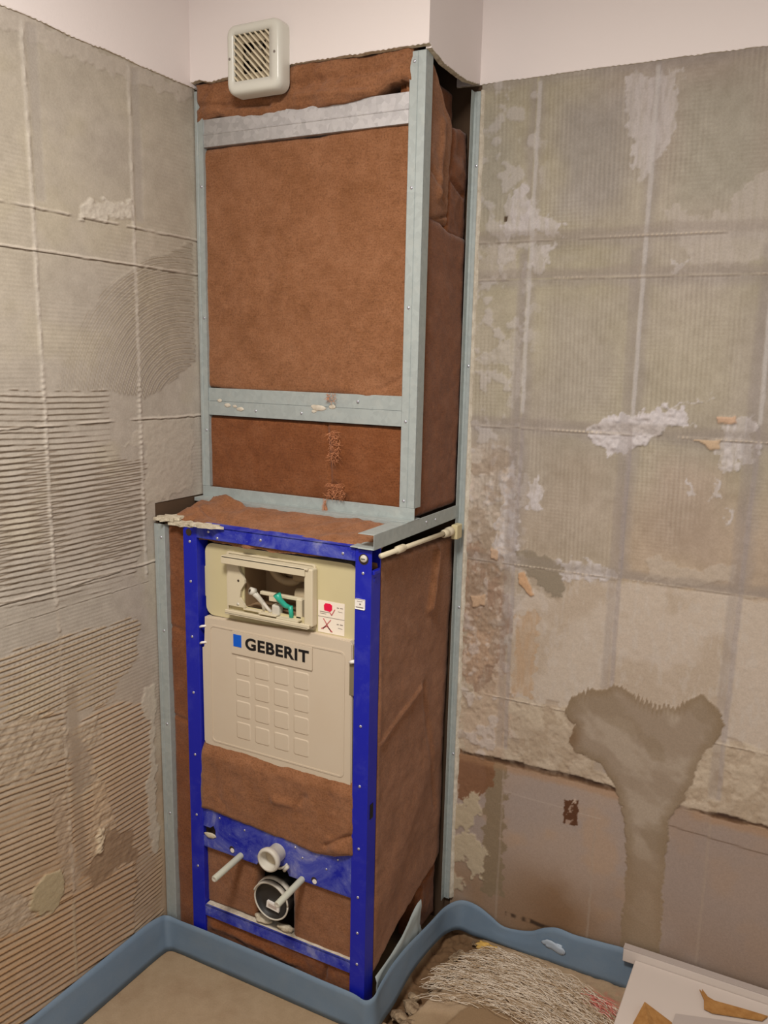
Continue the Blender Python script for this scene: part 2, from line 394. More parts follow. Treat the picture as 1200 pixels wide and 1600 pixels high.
wallL = obj('wall_left', boxes(((-.12, -2.6, 0), (-.002, .12, 2.62))), M_paint); tag(wallL, kind='structure')
P = np.stack([F.H, F.U, F.V], -1)
fu = .5*(ul[1:]+ul[:-1]); fv = .5*(vl[1:]+vl[:-1]); FU, FV = np.meshgrid(fu, fv)
vis = (FU < -D1+.006) & ((FV > 1.168) | (FU < -D2+.006))
omf = (om[1:, 1:] > .5)
ed = [-3]+yj+[0]; ez = [-1]+zj+[3]
for i in range(len(ed)-1):
    for j in range(len(ez)-1):
        k = (FU >= ed[i]) & (FU < ed[i+1]) & (FV >= ez[j]) & (FV < ez[j+1]) & vis & ~omf
        grid_obj('adhesive_bed', P[..., :], F.C, k, M_field, wallL)
o = grid_obj('mortar_patch', P, F.C, omf & vis, M_field, wallL); o['label'] = 'pale oval dab of filler on combed adhesive'
# painted plaster above, ragged lower edge
def ragged_board(name, a, b, zlow, ztop, t, nrm, m, parent, amp=.003, seed=1, sag=None):
    """board from a to b (2D x,y), outward normal nrm, jagged bottom edge"""
    a = Vector((*a, 0)); b = Vector((*b, 0)); nrm = Vector((*nrm, 0)); n = max(12, int((b-a).length/.006)); bm = NB()
    s = np.linspace(0, 1, n+1); ln = (b-a).length
    z = zlow+amp*fbm(s*ln, s*0, .05, 4, seed)*2
    if sag: z = z+np.interp(s, [p[0] for p in sag], [p[1] for p in sag])
    rows = []
    for k in range(n+1):
        p = a+(b-a)*s[k]
        rows.append([bm.verts.new(p+Vector((0, 0, z[k]))+nrm*0), bm.verts.new(p+Vector((0, 0, z[k]+.002*abs(math.sin(k*1.7))))+nrm*(t-.0006)),
                     bm.verts.new(p+Vector((0, 0, z[k]+.003))+nrm*t), bm.verts.new(p+Vector((0, 0, ztop))+nrm*t), bm.verts.new(p+Vector((0, 0, ztop)))])
    for A, B in zip(rows, rows[1:]):
        for q in range(5):
            f = bm.faces.new((A[q], A[(q+1) % 5], B[(q+1) % 5], B[q])); f.material_index = 1 if q == 0 else 0
    bm.faces.new(rows[0][::-1]); bm.faces.new(rows[-1])
    return obj(name, bm, m, parent)
ragged_board('painted_plaster', (0, -2.6), (0, -.2), 2.1135, 2.62, .005, (1, 0), [M_paint, M_gyp], wallL, .0016, 5)

# ---- back wall (right of the boxing)
ub = np.concatenate([np.arange(.612, 1.56, .0024), np.linspace(1.57, 2.6, 50)])
vb = np.arange(0, 2.126, .0030)
F = Field(ub, vb); U, V = F.U, F.V
big = fbm(U, V, .45, 4, 13); med = fbm(U, V, .1, 5, 14); fine = fbm(U, V, .018, 4, 16)
F.C[:] = (170, 160, 138)
F.paint(sm(big, -.1, .35), (178, 170, 134), .5); F.paint(sm(-big, 0, .35), (166, 152, 134), .5)
F.paint(sm(-V, -1.36, -1.1)*sm(U, .9, 1.05)*.5, (186, 158, 128))
F.paint(sm(-V, -1.30, -1.05)*(1-sm(U, .9, 1.0))*.5, (184, 166, 134))
F.H = .0012+.0005*med+.0002*fine
xj = [.745, .999, 1.258, 1.517, 1.776, 2.035]; zjb = [.505, .682, 1.029, 1.360, 1.698, 1.783]
for i, x in enumerate([.48]+xj[:5]):
    for j, (z0, z1) in enumerate(((1.029, 1.360), (1.360, 1.698), (1.698, 1.783), (1.783, 2.125))):
        x1 = x+.26; dd = np.minimum(np.minimum(U-x, x1-U), np.minimum(V-z0, z1-V)); ins = (dd > 0)
        tint = [(172, 158, 134), (174, 164, 138), (164, 156, 138), (164, 158, 136)][j] if (i+j) % 2 else [(174, 156, 132), (168, 159, 138), (162, 153, 137), (156, 149, 136)][j]
        F.paint(ins*sm(dd+.03*fbm(U, V, .08, 3, 300+i*4+j), .01, .10), tint, .75)
        F.paint(ins*(1-sm(dd+.01*fbm(U, V, .05, 3, 301+i*4+j), .004, .03)), (150, 141, 130), .45)
# faint vertical combing
cm = sm(fbm(U, V, .2, 3, 22), -.3, .05)*(V > 1.04)
for a in xj[:4]: cm = cm*sm(np.abs(U-a), .012, .03)
near = 1-np.clip((U-1.5)/.1, 0, 1)
st = .5+.5*np.sin(2*math.pi*(U+.02*(V-1.5)+.002*fbm(U, V, .1, 2, 24))/.0098)
cm = cm*(.35+.65*sm(fbm(U, V*.25, .03, 3, 27), -.3, .2))
F.H += cm*st*.0008*near; F.paint(cm*near*sm(st, .5, 1), (190, 180, 156), .30); F.paint(cm*near*sm(1-st, .7, 1), (140, 129, 112), .20)
wv = np.sin(V*2*math.pi/.0085)*sm(fbm(U, V, .12, 3, 28), -.1, .2)*near; F.H += .0002*wv; F.C += (wv*3)[..., None]
F.C += (fine*9+med*9)[..., None]
# lower rows, colours toned down to paint in the light's falloff
F.patch([(.745, .68), (.745, .90), (.80, .98), (.86, .95), (.90, 1.02), (1.7, 1.03), (2.7, 1.03), (2.7, .68)], (200, 186, 162), .0020, .01, .006, .03, .85, seed=30, rough=.0008)
F.patch([(.60, .51), (.60, .70), (.745, .69), (2.7, .70), (2.7, .51)], (198, 182, 152), .0024, .008, .005, .03, .85, seed=31, rough=.0022)
F.patch([(.60, -.1), (.60, .50), (2.7, .505), (2.7, -.1)], (172, 152, 130), .0004, .006, .003, .03, .95, seed=32)
row3 = (V < .5)
F.paint((V > .5)*(V < 1.03)*sm(fbm(U, V, .10, 4, 36), .0, .35), (178, 160, 132), .55)
F.paint((V > .68)*(V < 1.03)*sm(fbm(U, V*.3, .008, 3, 37), .05, .4), (200, 190, 170), .4)
F.paint((V > .5)*(V < .69)*sm(fbm(U, V, .025, 4, 38), .1, .3), (168, 148, 118), .45)
F.paint(row3*sm(fbm(U, V, .25, 4, 33), -.1, .3), (164, 150, 134), .7)
F.paint(row3*sm(fbm(U, V, .09, 4, 34), .05, .4), (182, 152, 118), .5)
F.paint(row3*sm(-V, -.33, -.08)*sm(fbm(U, V, .2, 3, 35), -.35, .2), (140, 110, 78), .65)
F.paint(row3*sm(U, 1.03, 1.2)*.55, (154, 136, 118))
F.paint(row3*np.exp(-((U-.90+.05*fbm(U, V, .1, 3, 39))/.10)**2)*sm(-V+.05*fbm(U, V, .06, 3, 40), -.30, -.12), (126, 94, 62), .65)
light = (204, 197, 186)
F.streak = True
B = [
 ([(0.93,2.109),(1.04,2.095),(1.04,1.984),(1.017,1.935),(1.002,1.91),(0.967,1.891),(0.953,1.977)], light, .0026, .0012, .55),
 ([(0.693,1.896),(0.73,1.901),(0.749,1.845),(0.817,1.814),(0.811,1.794),(0.683,1.79),(0.67,1.815)], light, .003, .0022, .7),
 ([(1.155,1.847),(1.224,1.902),(1.327,1.894),(1.343,1.746),(1.206,1.727),(1.116,1.718),(1.021,1.836),(1.066,1.837),(1.1,1.815),(1.155,1.816)], (190, 180, 162), .0026, .0012, .55),
 ([(0.749,1.776),(0.798,1.768),(0.772,1.706),(0.756,1.714)], light, .003, .0018, .6),
 ([(0.629,1.774),(0.718,1.775),(0.711,1.708),(0.627,1.707)], (190, 180, 160), .0020, .0020, .5),
 ([(0.896,1.363),(0.945,1.392),(1.051,1.416),(1.168,1.447),(1.091,1.423),(1.133,1.39),(1.083,1.374),(0.998,1.321),(0.951,1.299),(0.93,1.335)], (204, 197, 186), .004, .006, .9),
 ([(1.172,1.339),(1.2,1.393),(1.246,1.418),(1.262,1.315),(1.192,1.299)], light, .0035, .004, .7),
 ([(0.71,1.264),(0.742,1.274),(0.75,1.064),(0.716,0.995),(0.695,1.073)], light, .003, .003, .65),
 ([(0.784,1.262),(0.816,1.211),(0.803,1.164),(0.772,1.169)], light, .003, .002, .75),
 ([(0.837,1.051),(0.93,1.056),(0.995,1.039),(0.983,1.017),(0.859,1.013)], light, .0035, .003, .7),
 ([(1.128,1.276),(1.136,1.283),(1.145,1.235),(1.135,1.234)], light, .003, .002, .8),
 ([(1.18,1.28),(1.193,1.277),(1.201,1.233),(1.187,1.239)], light, .003, .002, .7),
 ([(1.212,1.213),(1.224,1.215),(1.225,1.18),(1.216,1.179)], light, .003, .002, .7),
 ([(0.625,1.519),(0.636,1.526),(0.728,1.579),(0.746,1.433),(0.703,1.401),(0.714,1.491)], (196, 188, 170), .0028, .0022, .5),
 ([(0.614,1.303),(0.667,1.307),(0.685,1.104),(0.618,1.088)], (200, 190, 168), .0026, .003, .5),
 ([(0.615,1.08),(0.704,1.058),(0.745,0.901),(0.737,0.732),(0.689,0.671),(0.62,0.709)], (156, 128, 102), .0018, .002, .7),
 ([(0.626,0.814),(0.653,0.886),(0.704,0.894),(0.698,0.776),(0.661,0.7),(0.631,0.711)], (186, 158, 126), .003, .003, .7),
 ([(0.662,0.682),(0.736,0.766),(0.757,0.685),(0.749,0.501),(0.628,0.511),(0.623,0.639)], (194, 172, 142), .0028, .002, .7),
 ([(0.754,0.902),(0.809,0.928),(0.814,0.698),(0.756,0.702)], (188, 158, 120), .0022, .001, .6),
 ([(0.739,1.059),(0.801,1.067),(0.873,1.022),(0.868,0.98),(0.843,0.956),(0.755,1.032)], (148, 136, 112), .0032, .0002, .9),
 ([(1.054,1.725),(1.094,1.73),(1.084,1.701),(1.058,1.699)], light, .003, .002, .5),
 ([(0.696,0.514),(0.749,0.509),(0.758,0.128),(0.7,0.118)], (140, 122, 92), .0006, .0004, .75),
 ([(0.614,0.508),(0.723,0.503),(0.718,0.439),(0.659,0.359),(0.623,0.367)], (130, 90, 60), .0008, .001, .7),
 ([(0.601,0.379),(0.624,0.349),(0.674,0.409),(0.69,0.34),(0.653,0.282),(0.604,0.296)], (188, 172, 138), .0032, .001, .85),
 ([(0.605,0.268),(0.68,0.281),(0.716,0.246),(0.705,0.167),(0.668,0.151),(0.656,0.208),(0.605,0.173)], (190, 174, 140), .0032, .001, .85),
 ([(0.606,0.15),(0.649,0.152),(0.645,0.105),(0.604,0.104)], (184, 168, 136), .003, .001, .8),
 ([(1.068,1.089),(1.179,1.075),(1.242,1.097),(1.243,1.062),(1.182,1.039),(1.058,1.036)], (190, 176, 152), .003, .0015, .6),
]
for k, (p, c, h, rg, kk) in enumerate(B): F.streak = k < 19 and k != 5; F.patch(p, c, h*.8, .005, .012, .016, min(1, kk*1.2), seed=120+k, rough=rg*1.1)
F.streak = False
# scattered crumbs everywhere near the box edge and row joints
cr = sm(fbm(U, V, .03, 4, 151), .12, .3)*(1-sm(np.abs(U-.68), .05, .12))*(V > .5)
F.H += cr*.0018; F.paint(cr, light, .45)
cr3 = (1-sm(U, .715, .755))*sm(V, .68, .74)*(1-sm(V, 1.25, 1.34)); F.H += cr3*.0022*np.clip(fbm(U, V, .007, 3, 153), -.3, 1); F.paint(cr3*sm(fbm(U, V, .012, 3, 154), .1, .3), (206, 190, 166), .6); F.paint(cr3*sm(-fbm(U, V, .03, 3, 155), .0, .25), (150, 130, 104), .5)
cr2 = sm(fbm(U, V, .02, 4, 152), .2, .32)*(V > .51)*(V < .70)
F.H -= cr2*.0015; F.paint(cr2, (170, 150, 122), .4)
for k, x in enumerate(xj):
    vjoint(F, x, 1.4, 2.11, .0065, .0022, (196, 190, 176), 180+k, .7)
    vjoint(F, x, .55, 1.38, .0075, .0008, (160, 150, 140), 190+k, .5, .8)
    vjoint(F, x-.012*(k > 0), .02, .48, .004, .0006, (170, 152, 128), 200+k, .5, .3)
    vjoint(F, x-.016, .55, 1.75, .013, .0002, (146, 136, 126), 210+k, .28, 0)
for k, z in enumerate(zjb[2:]):
    hjoint(F, z, .6, 2.6, .0035, .0006, (190, 178, 156), 220+k, .5, dk=.30)
    bd_ = (1-sm(np.abs(V-z+.004*fbm(U, V, .2, 3, 220+k)), .001, .003))*sm(np.sin(U*2*math.pi/.0098), .1, .6)*sm(fbm(U, V*0, .10, 3, 228+k), .0, .2)
    F.H += bd_*.0016; F.paint(bd_, (222, 206, 174), .7)
    F.paint(1-sm(np.abs(V-z-.012+.01*fbm(U, V, .1, 3, 229+k)), .006, .016), (152, 140, 122), .35)
hjoint(F, .682, .6, 2.6, .003, .0008, (220, 206, 176), 230, .5, dk=.4)
# rusty gap along the bottom row
dd = V-.508+.006*fbm(U, V, .12, 4, 240)+.004*fbm(U, V, .02, 3, 241)
on = sm(fbm(U, V*.2, .07, 3, 242), -.45, -.1)
wr = .0015+.005*sm(fbm(U, V*0, .08, 3, 246), -.3, .3); m = (1-sm(np.abs(dd), wr, wr+.004))*on; m = m*(.6+.4*sm(fbm(U, V, .02, 3, 244), -.3, .1)); F.paint(m, (58, 40, 28), .95); F.H -= m*.0014
F.paint((1-sm(np.abs(dd+.012), .004, .02))*on, (176, 138, 98), .5)
m = (1-sm(np.abs(V-.425+.02*(U-.9)), .0008, .0022))*(U > .75)*(U < 1.0); F.paint(m, (190, 174, 152), .5); m = (1-sm(np.abs(V-.455+.045*(U-1.1)), .0008, .0022))*(U > 1.1); F.paint(m, (92, 70, 50), .5)
# dark broken line over the tape
dd = V-.082+.012*fbm(U, V, .06, 4, 250); m = (1-sm(np.abs(dd), .003, .009))*(U > .77)*(U < 1.0)*sm(fbm(U, V, .03, 3, 251), -.3, 0)
F.paint(m, (60, 46, 34), .85)
# chips
for p, c in (([(1.174,1.409),(1.212,1.41),(1.214,1.394),(1.178,1.395)], (204, 172, 138)), ([(1.131,1.356),(1.187,1.36),(1.188,1.34),(1.167,1.338),(1.154,1.351)], (198, 172, 136)),
             ([(0.756,1.009),(0.772,1.014),(0.801,0.959),(0.792,0.954),(0.761,0.982)], (200, 162, 120)), ([(0.635,0.933),(0.676,0.943),(0.674,0.914),(0.644,0.905)], (196, 166, 130)),
             ([(0.682,1.063),(0.704,1.058),(0.702,1.033),(0.685,1.039)], (196, 166, 132))):
    F.patch(p, c, .006, .002, .002, .015, 1, seed=260, rough=.0015)
F.patch([(0.905,0.446),(0.941,0.458),(0.944,0.391),(0.907,0.382)], (92, 58, 36), .0010, .002, .003, .01, .95, seed=265)
F.patch([(0.916,0.428),(0.93,0.439),(0.926,0.421),(0.915,0.414)], (182, 160, 136), .001, .002, .004, .006, .8, seed=267); F.patch([(0.913,0.396),(0.932,0.403),(0.923,0.389),(0.912,0.384)], (182, 160, 136), .001, .002, .004, .006, .8, seed=268)
F.patch([(0.929,0.455),(0.935,0.46),(0.936,0.446),(0.928,0.444)], (196, 176, 150), .001, .001, .002, .006, .9, seed=269)
F.patch([(0.678,1.838),(0.687,1.838),(0.686,1.825),(0.678,1.827)], (90, 74, 54), -.001, .002, .001, .01, 1, seed=266)
# two big smooth mortar smears
bp = [(470,345),(500,290),(560,270),(650,255),(700,270),(740,300),(800,325),(860,335),(900,310),(960,290),(1010,330),(1040,380),(1030,450),(990,480),(940,560),(910,650),(860,700),(830,740),(820,900),(790,1080),(690,1180),(670,1150),(690,900),(680,720),(640,600),(590,530),(500,490),(490,450),(510,400),(470,370)]
blob = [(0.895,0.683),(0.912,0.725),(0.951,0.748),(1.009,0.772),(1.04,0.767),(1.068,0.752),(1.106,0.743),(1.143,0.745),(1.165,0.767),(1.199,0.786),(1.231,0.767),(1.251,0.738),(1.249,0.692),(1.228,0.666),(1.203,0.605),(1.19,0.539),(1.167,0.5),(1.154,0.465),(1.157,0.351),(1.159,0.219),(1.166,0.06),(1.072,0.041),(1.068,0.322),(1.052,0.451),(1.019,0.529),(0.984,0.57),(0.922,0.584),(0.912,0.61),(0.924,0.65),(0.896,0.665)]
Uj = U+.008*fbm(U, V, .03, 4, 270)+.006*fbm(U, V, .008, 3, 276); Vj = V+.010*fbm(U*1.0, V*.25, .012, 4, 271)
teeth = (np.abs(((U/.0098) % 1)-.5)*2-.5)*.026*sm(fbm(U, V*0, .03, 2, 274), -.3, .3)*sm(V, .66, .70); Vj = Vj+teeth
bd = sd_poly(Uj, Vj, blob); bm_ = 1-sm(bd, -.002, .002)
edge = sm(-bd, 0, .03)
F.paint(bm_, (158, 141, 116)); F.paint(bm_*sm(fbm(U+.4*V, V*1.2, .07, 4, 272), -.1, .25), (176, 161, 136), .8); F.paint(bm_*sm(-fbm(U+.4*V, V, .08, 4, 277), .05, .3), (144, 126, 98), .5); F.paint(bm_*(1-edge), (138, 118, 88), .65)
F.paint(bm_*np.exp(-((U-.915)/.02)**2-((V-.62)/.03)**2), (120, 92, 62), .6)
lw = sm(-V, -.45, -.25)
F.paint(bm_*lw, (150, 128, 98), .7)
F.H = F.H*(1-bm_)+bm_*(.0034+.0008*edge+.0006*fbm(U, V, .08, 3, 273)-.0022*lw)
F.H = np.clip(F.H, -.0012, .012)+.0012
F.C[..., 2] *= 1.055; F.C = slin(F.C)
wallB = obj('wall_back', boxes(((-.12, .001, 0), (2.6, .12, 2.62))), M_paint); tag(wallB, kind='structure')
P = np.stack([F.U, -F.H, F.V], -1)
fu = .5*(ub[1:]+ub[:-1]); fv = .5*(vb[1:]+vb[:-1]); FU, FV = np.meshgrid(fu, fv)
bmf = bm_[1:, 1:] > .5
ed = [0]+xj+[3]; ez = [-1]+zjb+[3]
for i in range(len(ed)-1):
    for j in range(len(ez)-1):
        k = (FU >= ed[i]) & (FU < ed[i+1]) & (FV >= ez[j]) & (FV < ez[j+1]) & ~bmf
        grid_obj('adhesive_bed', P, F.C, k, M_field, wallB)
o = grid_obj('mortar_patch', P, F.C, bmf, M_field, wallB); o['label'] = 'smooth grey mortar smear over cream tile imprints'
ragged_board('painted_plaster', (2.6, 0), (.55, 0), 2.122, 2.62, .005, (0, -1), [M_paint, M_gyp], wallB, .0014, 9)
# boxing board above the stripped part
boxing = ragged_board('trim_1', (-.0, -D1), (W+.0125, -D1), 2.122, 2.62, .0125, (0, -1), [M_paint, M_gyp], None, .0016, 12,
                      sag=[(0, .0), (.05, .004), (.1, -.004), (.16, 0), (.42, 0), (.47, .004), (.8, .004), (1, .002)])
tag(boxing, kind='structure')
ragged_board('boxing_return', (W, -D1), (W, -.003), 2.120, 2.62, .0125, (1, 0), [M_paint, M_gyp], boxing, .004, 14, sag=[(0, 0), (.3, -.01), (.7, -.012), (1, 0)])
M_rawshade = mat('shaded_raw_wall', (84, 66, 50), .95)  # bare wall inside the boxing, colour darkened to paint shade into the gaps
obj('shaded_raw_wall', boxes(((-.0015, -D2-.02, 0), (-.0005, 0, 2.3))), M_rawshade, wallL)
obj('shaded_raw_wall', boxes(((0, -.0005, 0), (.614, .0005, 2.3))), M_rawshade, wallB)
# ceiling
tag(obj('ceiling', boxes(((-.12, -2.6, 2.62), (2.6, .12, 2.7))), M_paint), kind='structure')

# ---------------------------------------------------------------- floor
uf = np.concatenate([np.linspace(-.0, .55, 90)[:-1], np.arange(.55, 1.25, .0035), np.linspace(1.26, 2.6, 80)])
vf = np.concatenate([np.linspace(-2.6, -.9, 60)[:-1], np.arange(-.9, .001, .0035)])
F = Field(uf, vf); U, V = F.U, F.V
big = fbm(U, V, .4, 4, 41); med = fbm(U, V, .1, 5, 42); fine = fbm(U, V, .015, 4, 43)
F.C[:] = (164, 140, 110); F.paint(sm(big, -.1, .4), (172, 150, 122), .6); F.paint(sm(-med, .1, .5), (150, 124, 96), .4)
F.C += (fine*7)[..., None]; F.H = .001*med+.0004*fine
# rubble trench along the boxing side and the torn fibre zone
tr = sd_poly(U+.01*fbm(U, V, .03, 3, 44), V+.01*fbm(U, V, .03, 3, 45), [(.612, -.40), (.65, -.40), (.69, -.26), (.72, -.12), (.74, -.03), (.612, -.0)])
m = 1-sm(tr, -.004, .006); F.H = F.H-m*(.022+.012*fbm(U, V, .02, 4, 46)); F.paint(m, (112, 84, 58), .85)
zone = 1-sm(sd_poly(U+.02*fbm(U, V, .06, 3, 47), V+.02*fbm(U, V, .06, 3, 48), [(.66, -.33), (.70, -.2), (.74, -.06), (.8, -.02), (1.12, -.02), (1.16, -.26), (1.08, -.19), (.98, -.14), (.90, -.13), (.82, -.2), (.76, -.28)]), -.01, .02)
F.paint(zone, (178, 154, 126), .7); F.H += zone*(.004+.006*fbm(U, V, .03, 4, 49))
sc = 1-sm(sd_poly(U+.01*fbm(U, V, .05, 3, 50), V+.01*fbm(U, V, .05, 3, 51), [(.72, -.40), (.80, -.22), (.90, -.145), (1.0, -.16), (1.10, -.22), (1.15, -.34), (1.1, -.7), (.75, -.7)]), -.004, .006)
F.paint(sc, (146, 120, 90), .9); F.H += sc*.005
red = np.exp(-((U-1.06)/.04)**2-((V+.10)/.04)**2)*sm(fine, 0, .2); F.paint(red, (206, 110, 96), .7)
F.C = slin(F.C)
fl = obj('floor', boxes(((-.12, -2.6, -.12), (2.6, .12, -.05))), M_stone); tag(fl, kind='structure')
P = np.stack([F.U, F.V, F.H], -1)
o = grid_obj('screed', P, F.C, np.ones((len(vf)-1, len(uf)-1), bool), M_floor, fl)

# ---------------------------------------------------------------- mineral wool batts
def wool(name, label, org, ud, vd, nd, ulen, vlen, amp=.004, edge=.008, thick=.035, step=.006, seed=1, mat_=None, lo=None, hi=None, extra=None, group=None, jag=.003, top=True, parent=None):
    """batt whose visible face is spanned by ud*ulen, vd*vlen from org, bulging along nd"""
    org, ud, vd, nd = map(lambda a: np.array(a, float), (org, ud, vd, nd))
    nu = max(6, int(ulen/step)); nv = max(6, int(vlen/step))
    s = np.linspace(0, 1, nu); t = np.linspace(0, 1, nv); S, T = np.meshgrid(s, t)
    A = S*ulen; l = lo(A) if lo else 0*A; h = hi(A) if hi else 0*A+vlen
    l = l+jag*fbm(A, A*0, .03, 4, seed+1); h = h+jag*fbm(A, A*0, .03, 4, seed+2)
    Bv = l+T*(h-l)
    A = A+jag*fbm(Bv, Bv*0+3, .03, 4, seed+3)*(np.abs(S-.5) > .499)
    de = np.minimum(np.minimum(A, ulen-A), np.minimum(Bv-l, h-Bv))
    roll = -edge*(1-sm(de, 0, edge*1.6))**1.5
    D = roll+amp*fbm(A, Bv, .12, 4, seed+4)+amp*.35*fbm(A, Bv, .02, 4, seed+5)
    if extra: D = D+extra(A, Bv)
    Pf = org+A[..., None]*ud+Bv[..., None]*vd+D[..., None]*nd
    # close: add an outer rim going back by thick
    Pp = np.zeros((nv+2, nu+2, 3)); Pp[1:-1, 1:-1] = Pf; back = -nd*thick
    Pp[0, 1:-1] = Pf[0]+back; Pp[-1, 1:-1] = Pf[-1]+back; Pp[1:-1, 0] = Pf[:, 0]+back; Pp[1:-1, -1] = Pf[:, -1]+back
    for a, b in ((0, 0), (0, -1), (-1, 0), (-1, -1)): Pp[a, b] = Pf[a, b]+back
    if np.dot(np.cross(ud, vd), nd) < 0: Pp = Pp[:, ::-1]
    o = grid_obj(name, Pp, None, np.ones((nv+1, nu+1), bool), mat_ or M_wool, parent)
    if label: tag(o, label, 'insulation', group)
    return o
X, Y, Z = (1, 0, 0), (0, 1, 0), (0, 0, 1); NX, NY = (-1, 0, 0), (0, -1, 0)
ip_ = lambda pts: (lambda A: np.interp(A, [p[0] for p in pts], [p[1] for p in pts]))
def crease(x0, y0, x1, y1, w_, d):
    def f(A, B):
        ex, ey = x1-x0, y1-y0; t = np.clip(((A-x0)*ex+(B-y0)*ey)/(ex*ex+ey*ey), 0, 1)
        r = np.hypot(A-x0-ex*t, B-y0-ey*t); return d*np.exp(-(r/w_)**2)
    return f
def add(*fs): return lambda A, B: sum(f(A, B) for f in fs)
def bumpf(x, y, rx, ry, d): return lambda A, B: d*np.exp(-((A-x)/rx)**2-((B-y)/ry)**2)

yf = -D1+.007
wool('wool_batt', 'crumpled narrow strip of brown mineral wool behind the white extractor fan', (.012, -D1-.003, 2.025), X, Z, NY, .555, .105, .015, .007, .05, .004, 3,
     lo=ip_([(0, .016), (.06, .024), (.1, .012), (.25, .012), (.42, .015), (.47, .022), (.5, .040), (.53, .046), (.555, .036)]),
     hi=ip_([(0, .094), (.05, .100), (.1, .104), (.555, .106)]),
     extra=add(crease(.0, .05, .2, .035, .006, -.007), crease(.2, .06, .5, .07, .008, -.006), crease(.28, .04, .45, .03, .007, .006), bumpf(.04, .05, .02, .02, .008)))
wool('wool_batt', 'large nearly square brown mineral wool batt filling the upper front bay', (.010, yf, 1.415), X, Z, NY, .560, .585, .004, .006, .05, .005, 5,
     lo=ip_([(0, .020), (.1, .014), (.25, .010), (.36, .016), (.42, .012), (.5, .006), (.56, .003)]), hi=ip_([(0, .57), (.25, .572), (.33, .567), (.42, .583), (.56, .575)]),
     extra=add(crease(.49, .03, .54, .055, .004, -.004), bumpf(.40, .03, .02, .012, .006), bumpf(.45, .02, .05, .02, .004)))
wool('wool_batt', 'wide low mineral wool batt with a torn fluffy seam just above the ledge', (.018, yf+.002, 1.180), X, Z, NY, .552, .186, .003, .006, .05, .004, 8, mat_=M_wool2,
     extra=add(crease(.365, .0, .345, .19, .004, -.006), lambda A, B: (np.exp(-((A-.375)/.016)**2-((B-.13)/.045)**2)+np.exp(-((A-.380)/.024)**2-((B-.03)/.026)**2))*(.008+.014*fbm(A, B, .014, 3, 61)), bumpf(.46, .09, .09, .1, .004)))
# tufts hanging out of the torn seam
def strands(bm, c, spread, n, ln, wd, dirf, rs):
    for k in range(n):
        p = Vector([c[i]+rs.uniform(-1, 1)*spread[i] for i in range(3)]); d = Vector(dirf(rs)).normalized(); L_ = ln*rs.uniform(.4, 1.2)
        side = d.cross(Vector((rs.uniform(-1, 1), rs.uniform(-1, 1), rs.uniform(-1, 1)))).normalized()*wd
        bend = Vector((rs.uniform(-1, 1), rs.uniform(-1, 1), rs.uniform(-1, 1)))*L_*.25
        q = [p, p+d*L_*.5+bend*.5, p+d*L_+bend]
        vs = [[bm.verts.new(a-side*(1-.4*i)), bm.verts.new(a+side*(1-.4*i))] for i, a in enumerate(q)]
        for a, b in zip(vs, vs[1:]): bm.faces.new((a[0], a[1], b[1], b[0]))
rs = random.Random(4)
bm = NB()
strands(bm, (.393, -.270, 1.315), (.014, .003, .035), 260, .013, .0006, lambda r: (r.uniform(-1, 1), -.25, r.uniform(-1, .3)), rs)
strands(bm, (.400, -.272, 1.212), (.022, .005, .018), 320, .012, .0006, lambda r: (r.uniform(-1, 1), -.25, r.uniform(-1, .6)), rs)
strands(bm, (.372, -.276, 1.185), (.004, .004, .012), 40, .022, .0007, lambda r: (r.uniform(-.3, .3), -.1, -1), rs)
strands(bm, (.385, -.270, 1.425), (.012, .003, .012), 80, .010, .0006, lambda r: (r.uniform(-1, 1), -.2, r.uniform(-1, .6)), rs)
tag(obj('wool_tuft', bm, M_tuft), 'loose orange brown wool fibres spilling from the torn seam above the ledge', 'insulation', kind='stuff')

xs = W-.003
wool('wool_batt', 'bent narrow wool strip beside the corner stud at the top of the boxing side', (xs, -.240, 1.806), Y, Z, X, .125, .30, .007, .008, .04, .005, 11,
     hi=ip_([(0, .312), (.03, .310), (.06, .275), (.09, .235), (.125, .205)]), extra=add(crease(.04, .0, .115, .02, .003, -.01), crease(.02, .1, .09, .05, .006, -.006), bumpf(.06, .06, .03, .03, .005), crease(.075, .2, .06, .05, .01, .006)))
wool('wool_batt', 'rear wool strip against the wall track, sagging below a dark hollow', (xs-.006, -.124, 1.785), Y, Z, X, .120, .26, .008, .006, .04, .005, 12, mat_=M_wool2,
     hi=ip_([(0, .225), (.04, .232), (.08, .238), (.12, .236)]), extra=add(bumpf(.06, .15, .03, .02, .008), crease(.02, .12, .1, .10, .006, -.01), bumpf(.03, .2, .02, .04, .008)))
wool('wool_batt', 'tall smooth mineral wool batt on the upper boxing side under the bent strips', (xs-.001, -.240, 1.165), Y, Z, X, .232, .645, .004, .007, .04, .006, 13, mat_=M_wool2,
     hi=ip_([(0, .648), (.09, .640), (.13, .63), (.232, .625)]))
xs2 = W-.008
wool('wool_batt', 'long creased mineral wool batt on the lower boxing side beside the blue frame', (xs2, -.402, .08), Y, Z, X, .396, 1.02, .004, .006, .04, .006, 17,
     lo=ip_([(0, .03), (.03, .035), (.10, .065), (.17, .088), (.24, .10), (.378, .12)]), hi=ip_([(0, 1.015), (.378, 1.0)]), jag=.006,
     extra=add(crease(.02, .60, .22, .66, .005, .006), crease(.24, .66, .33, .3, .010, -.005), crease(.05, .2, .3, .45, .05, .006), bumpf(.01, .6, .010, .4, .004), crease(.26, .85, .29, .98, .012, .012),
               lambda A, B: -.008*sm(A, .34, .396)*sm(-B, -.8, -.5)))
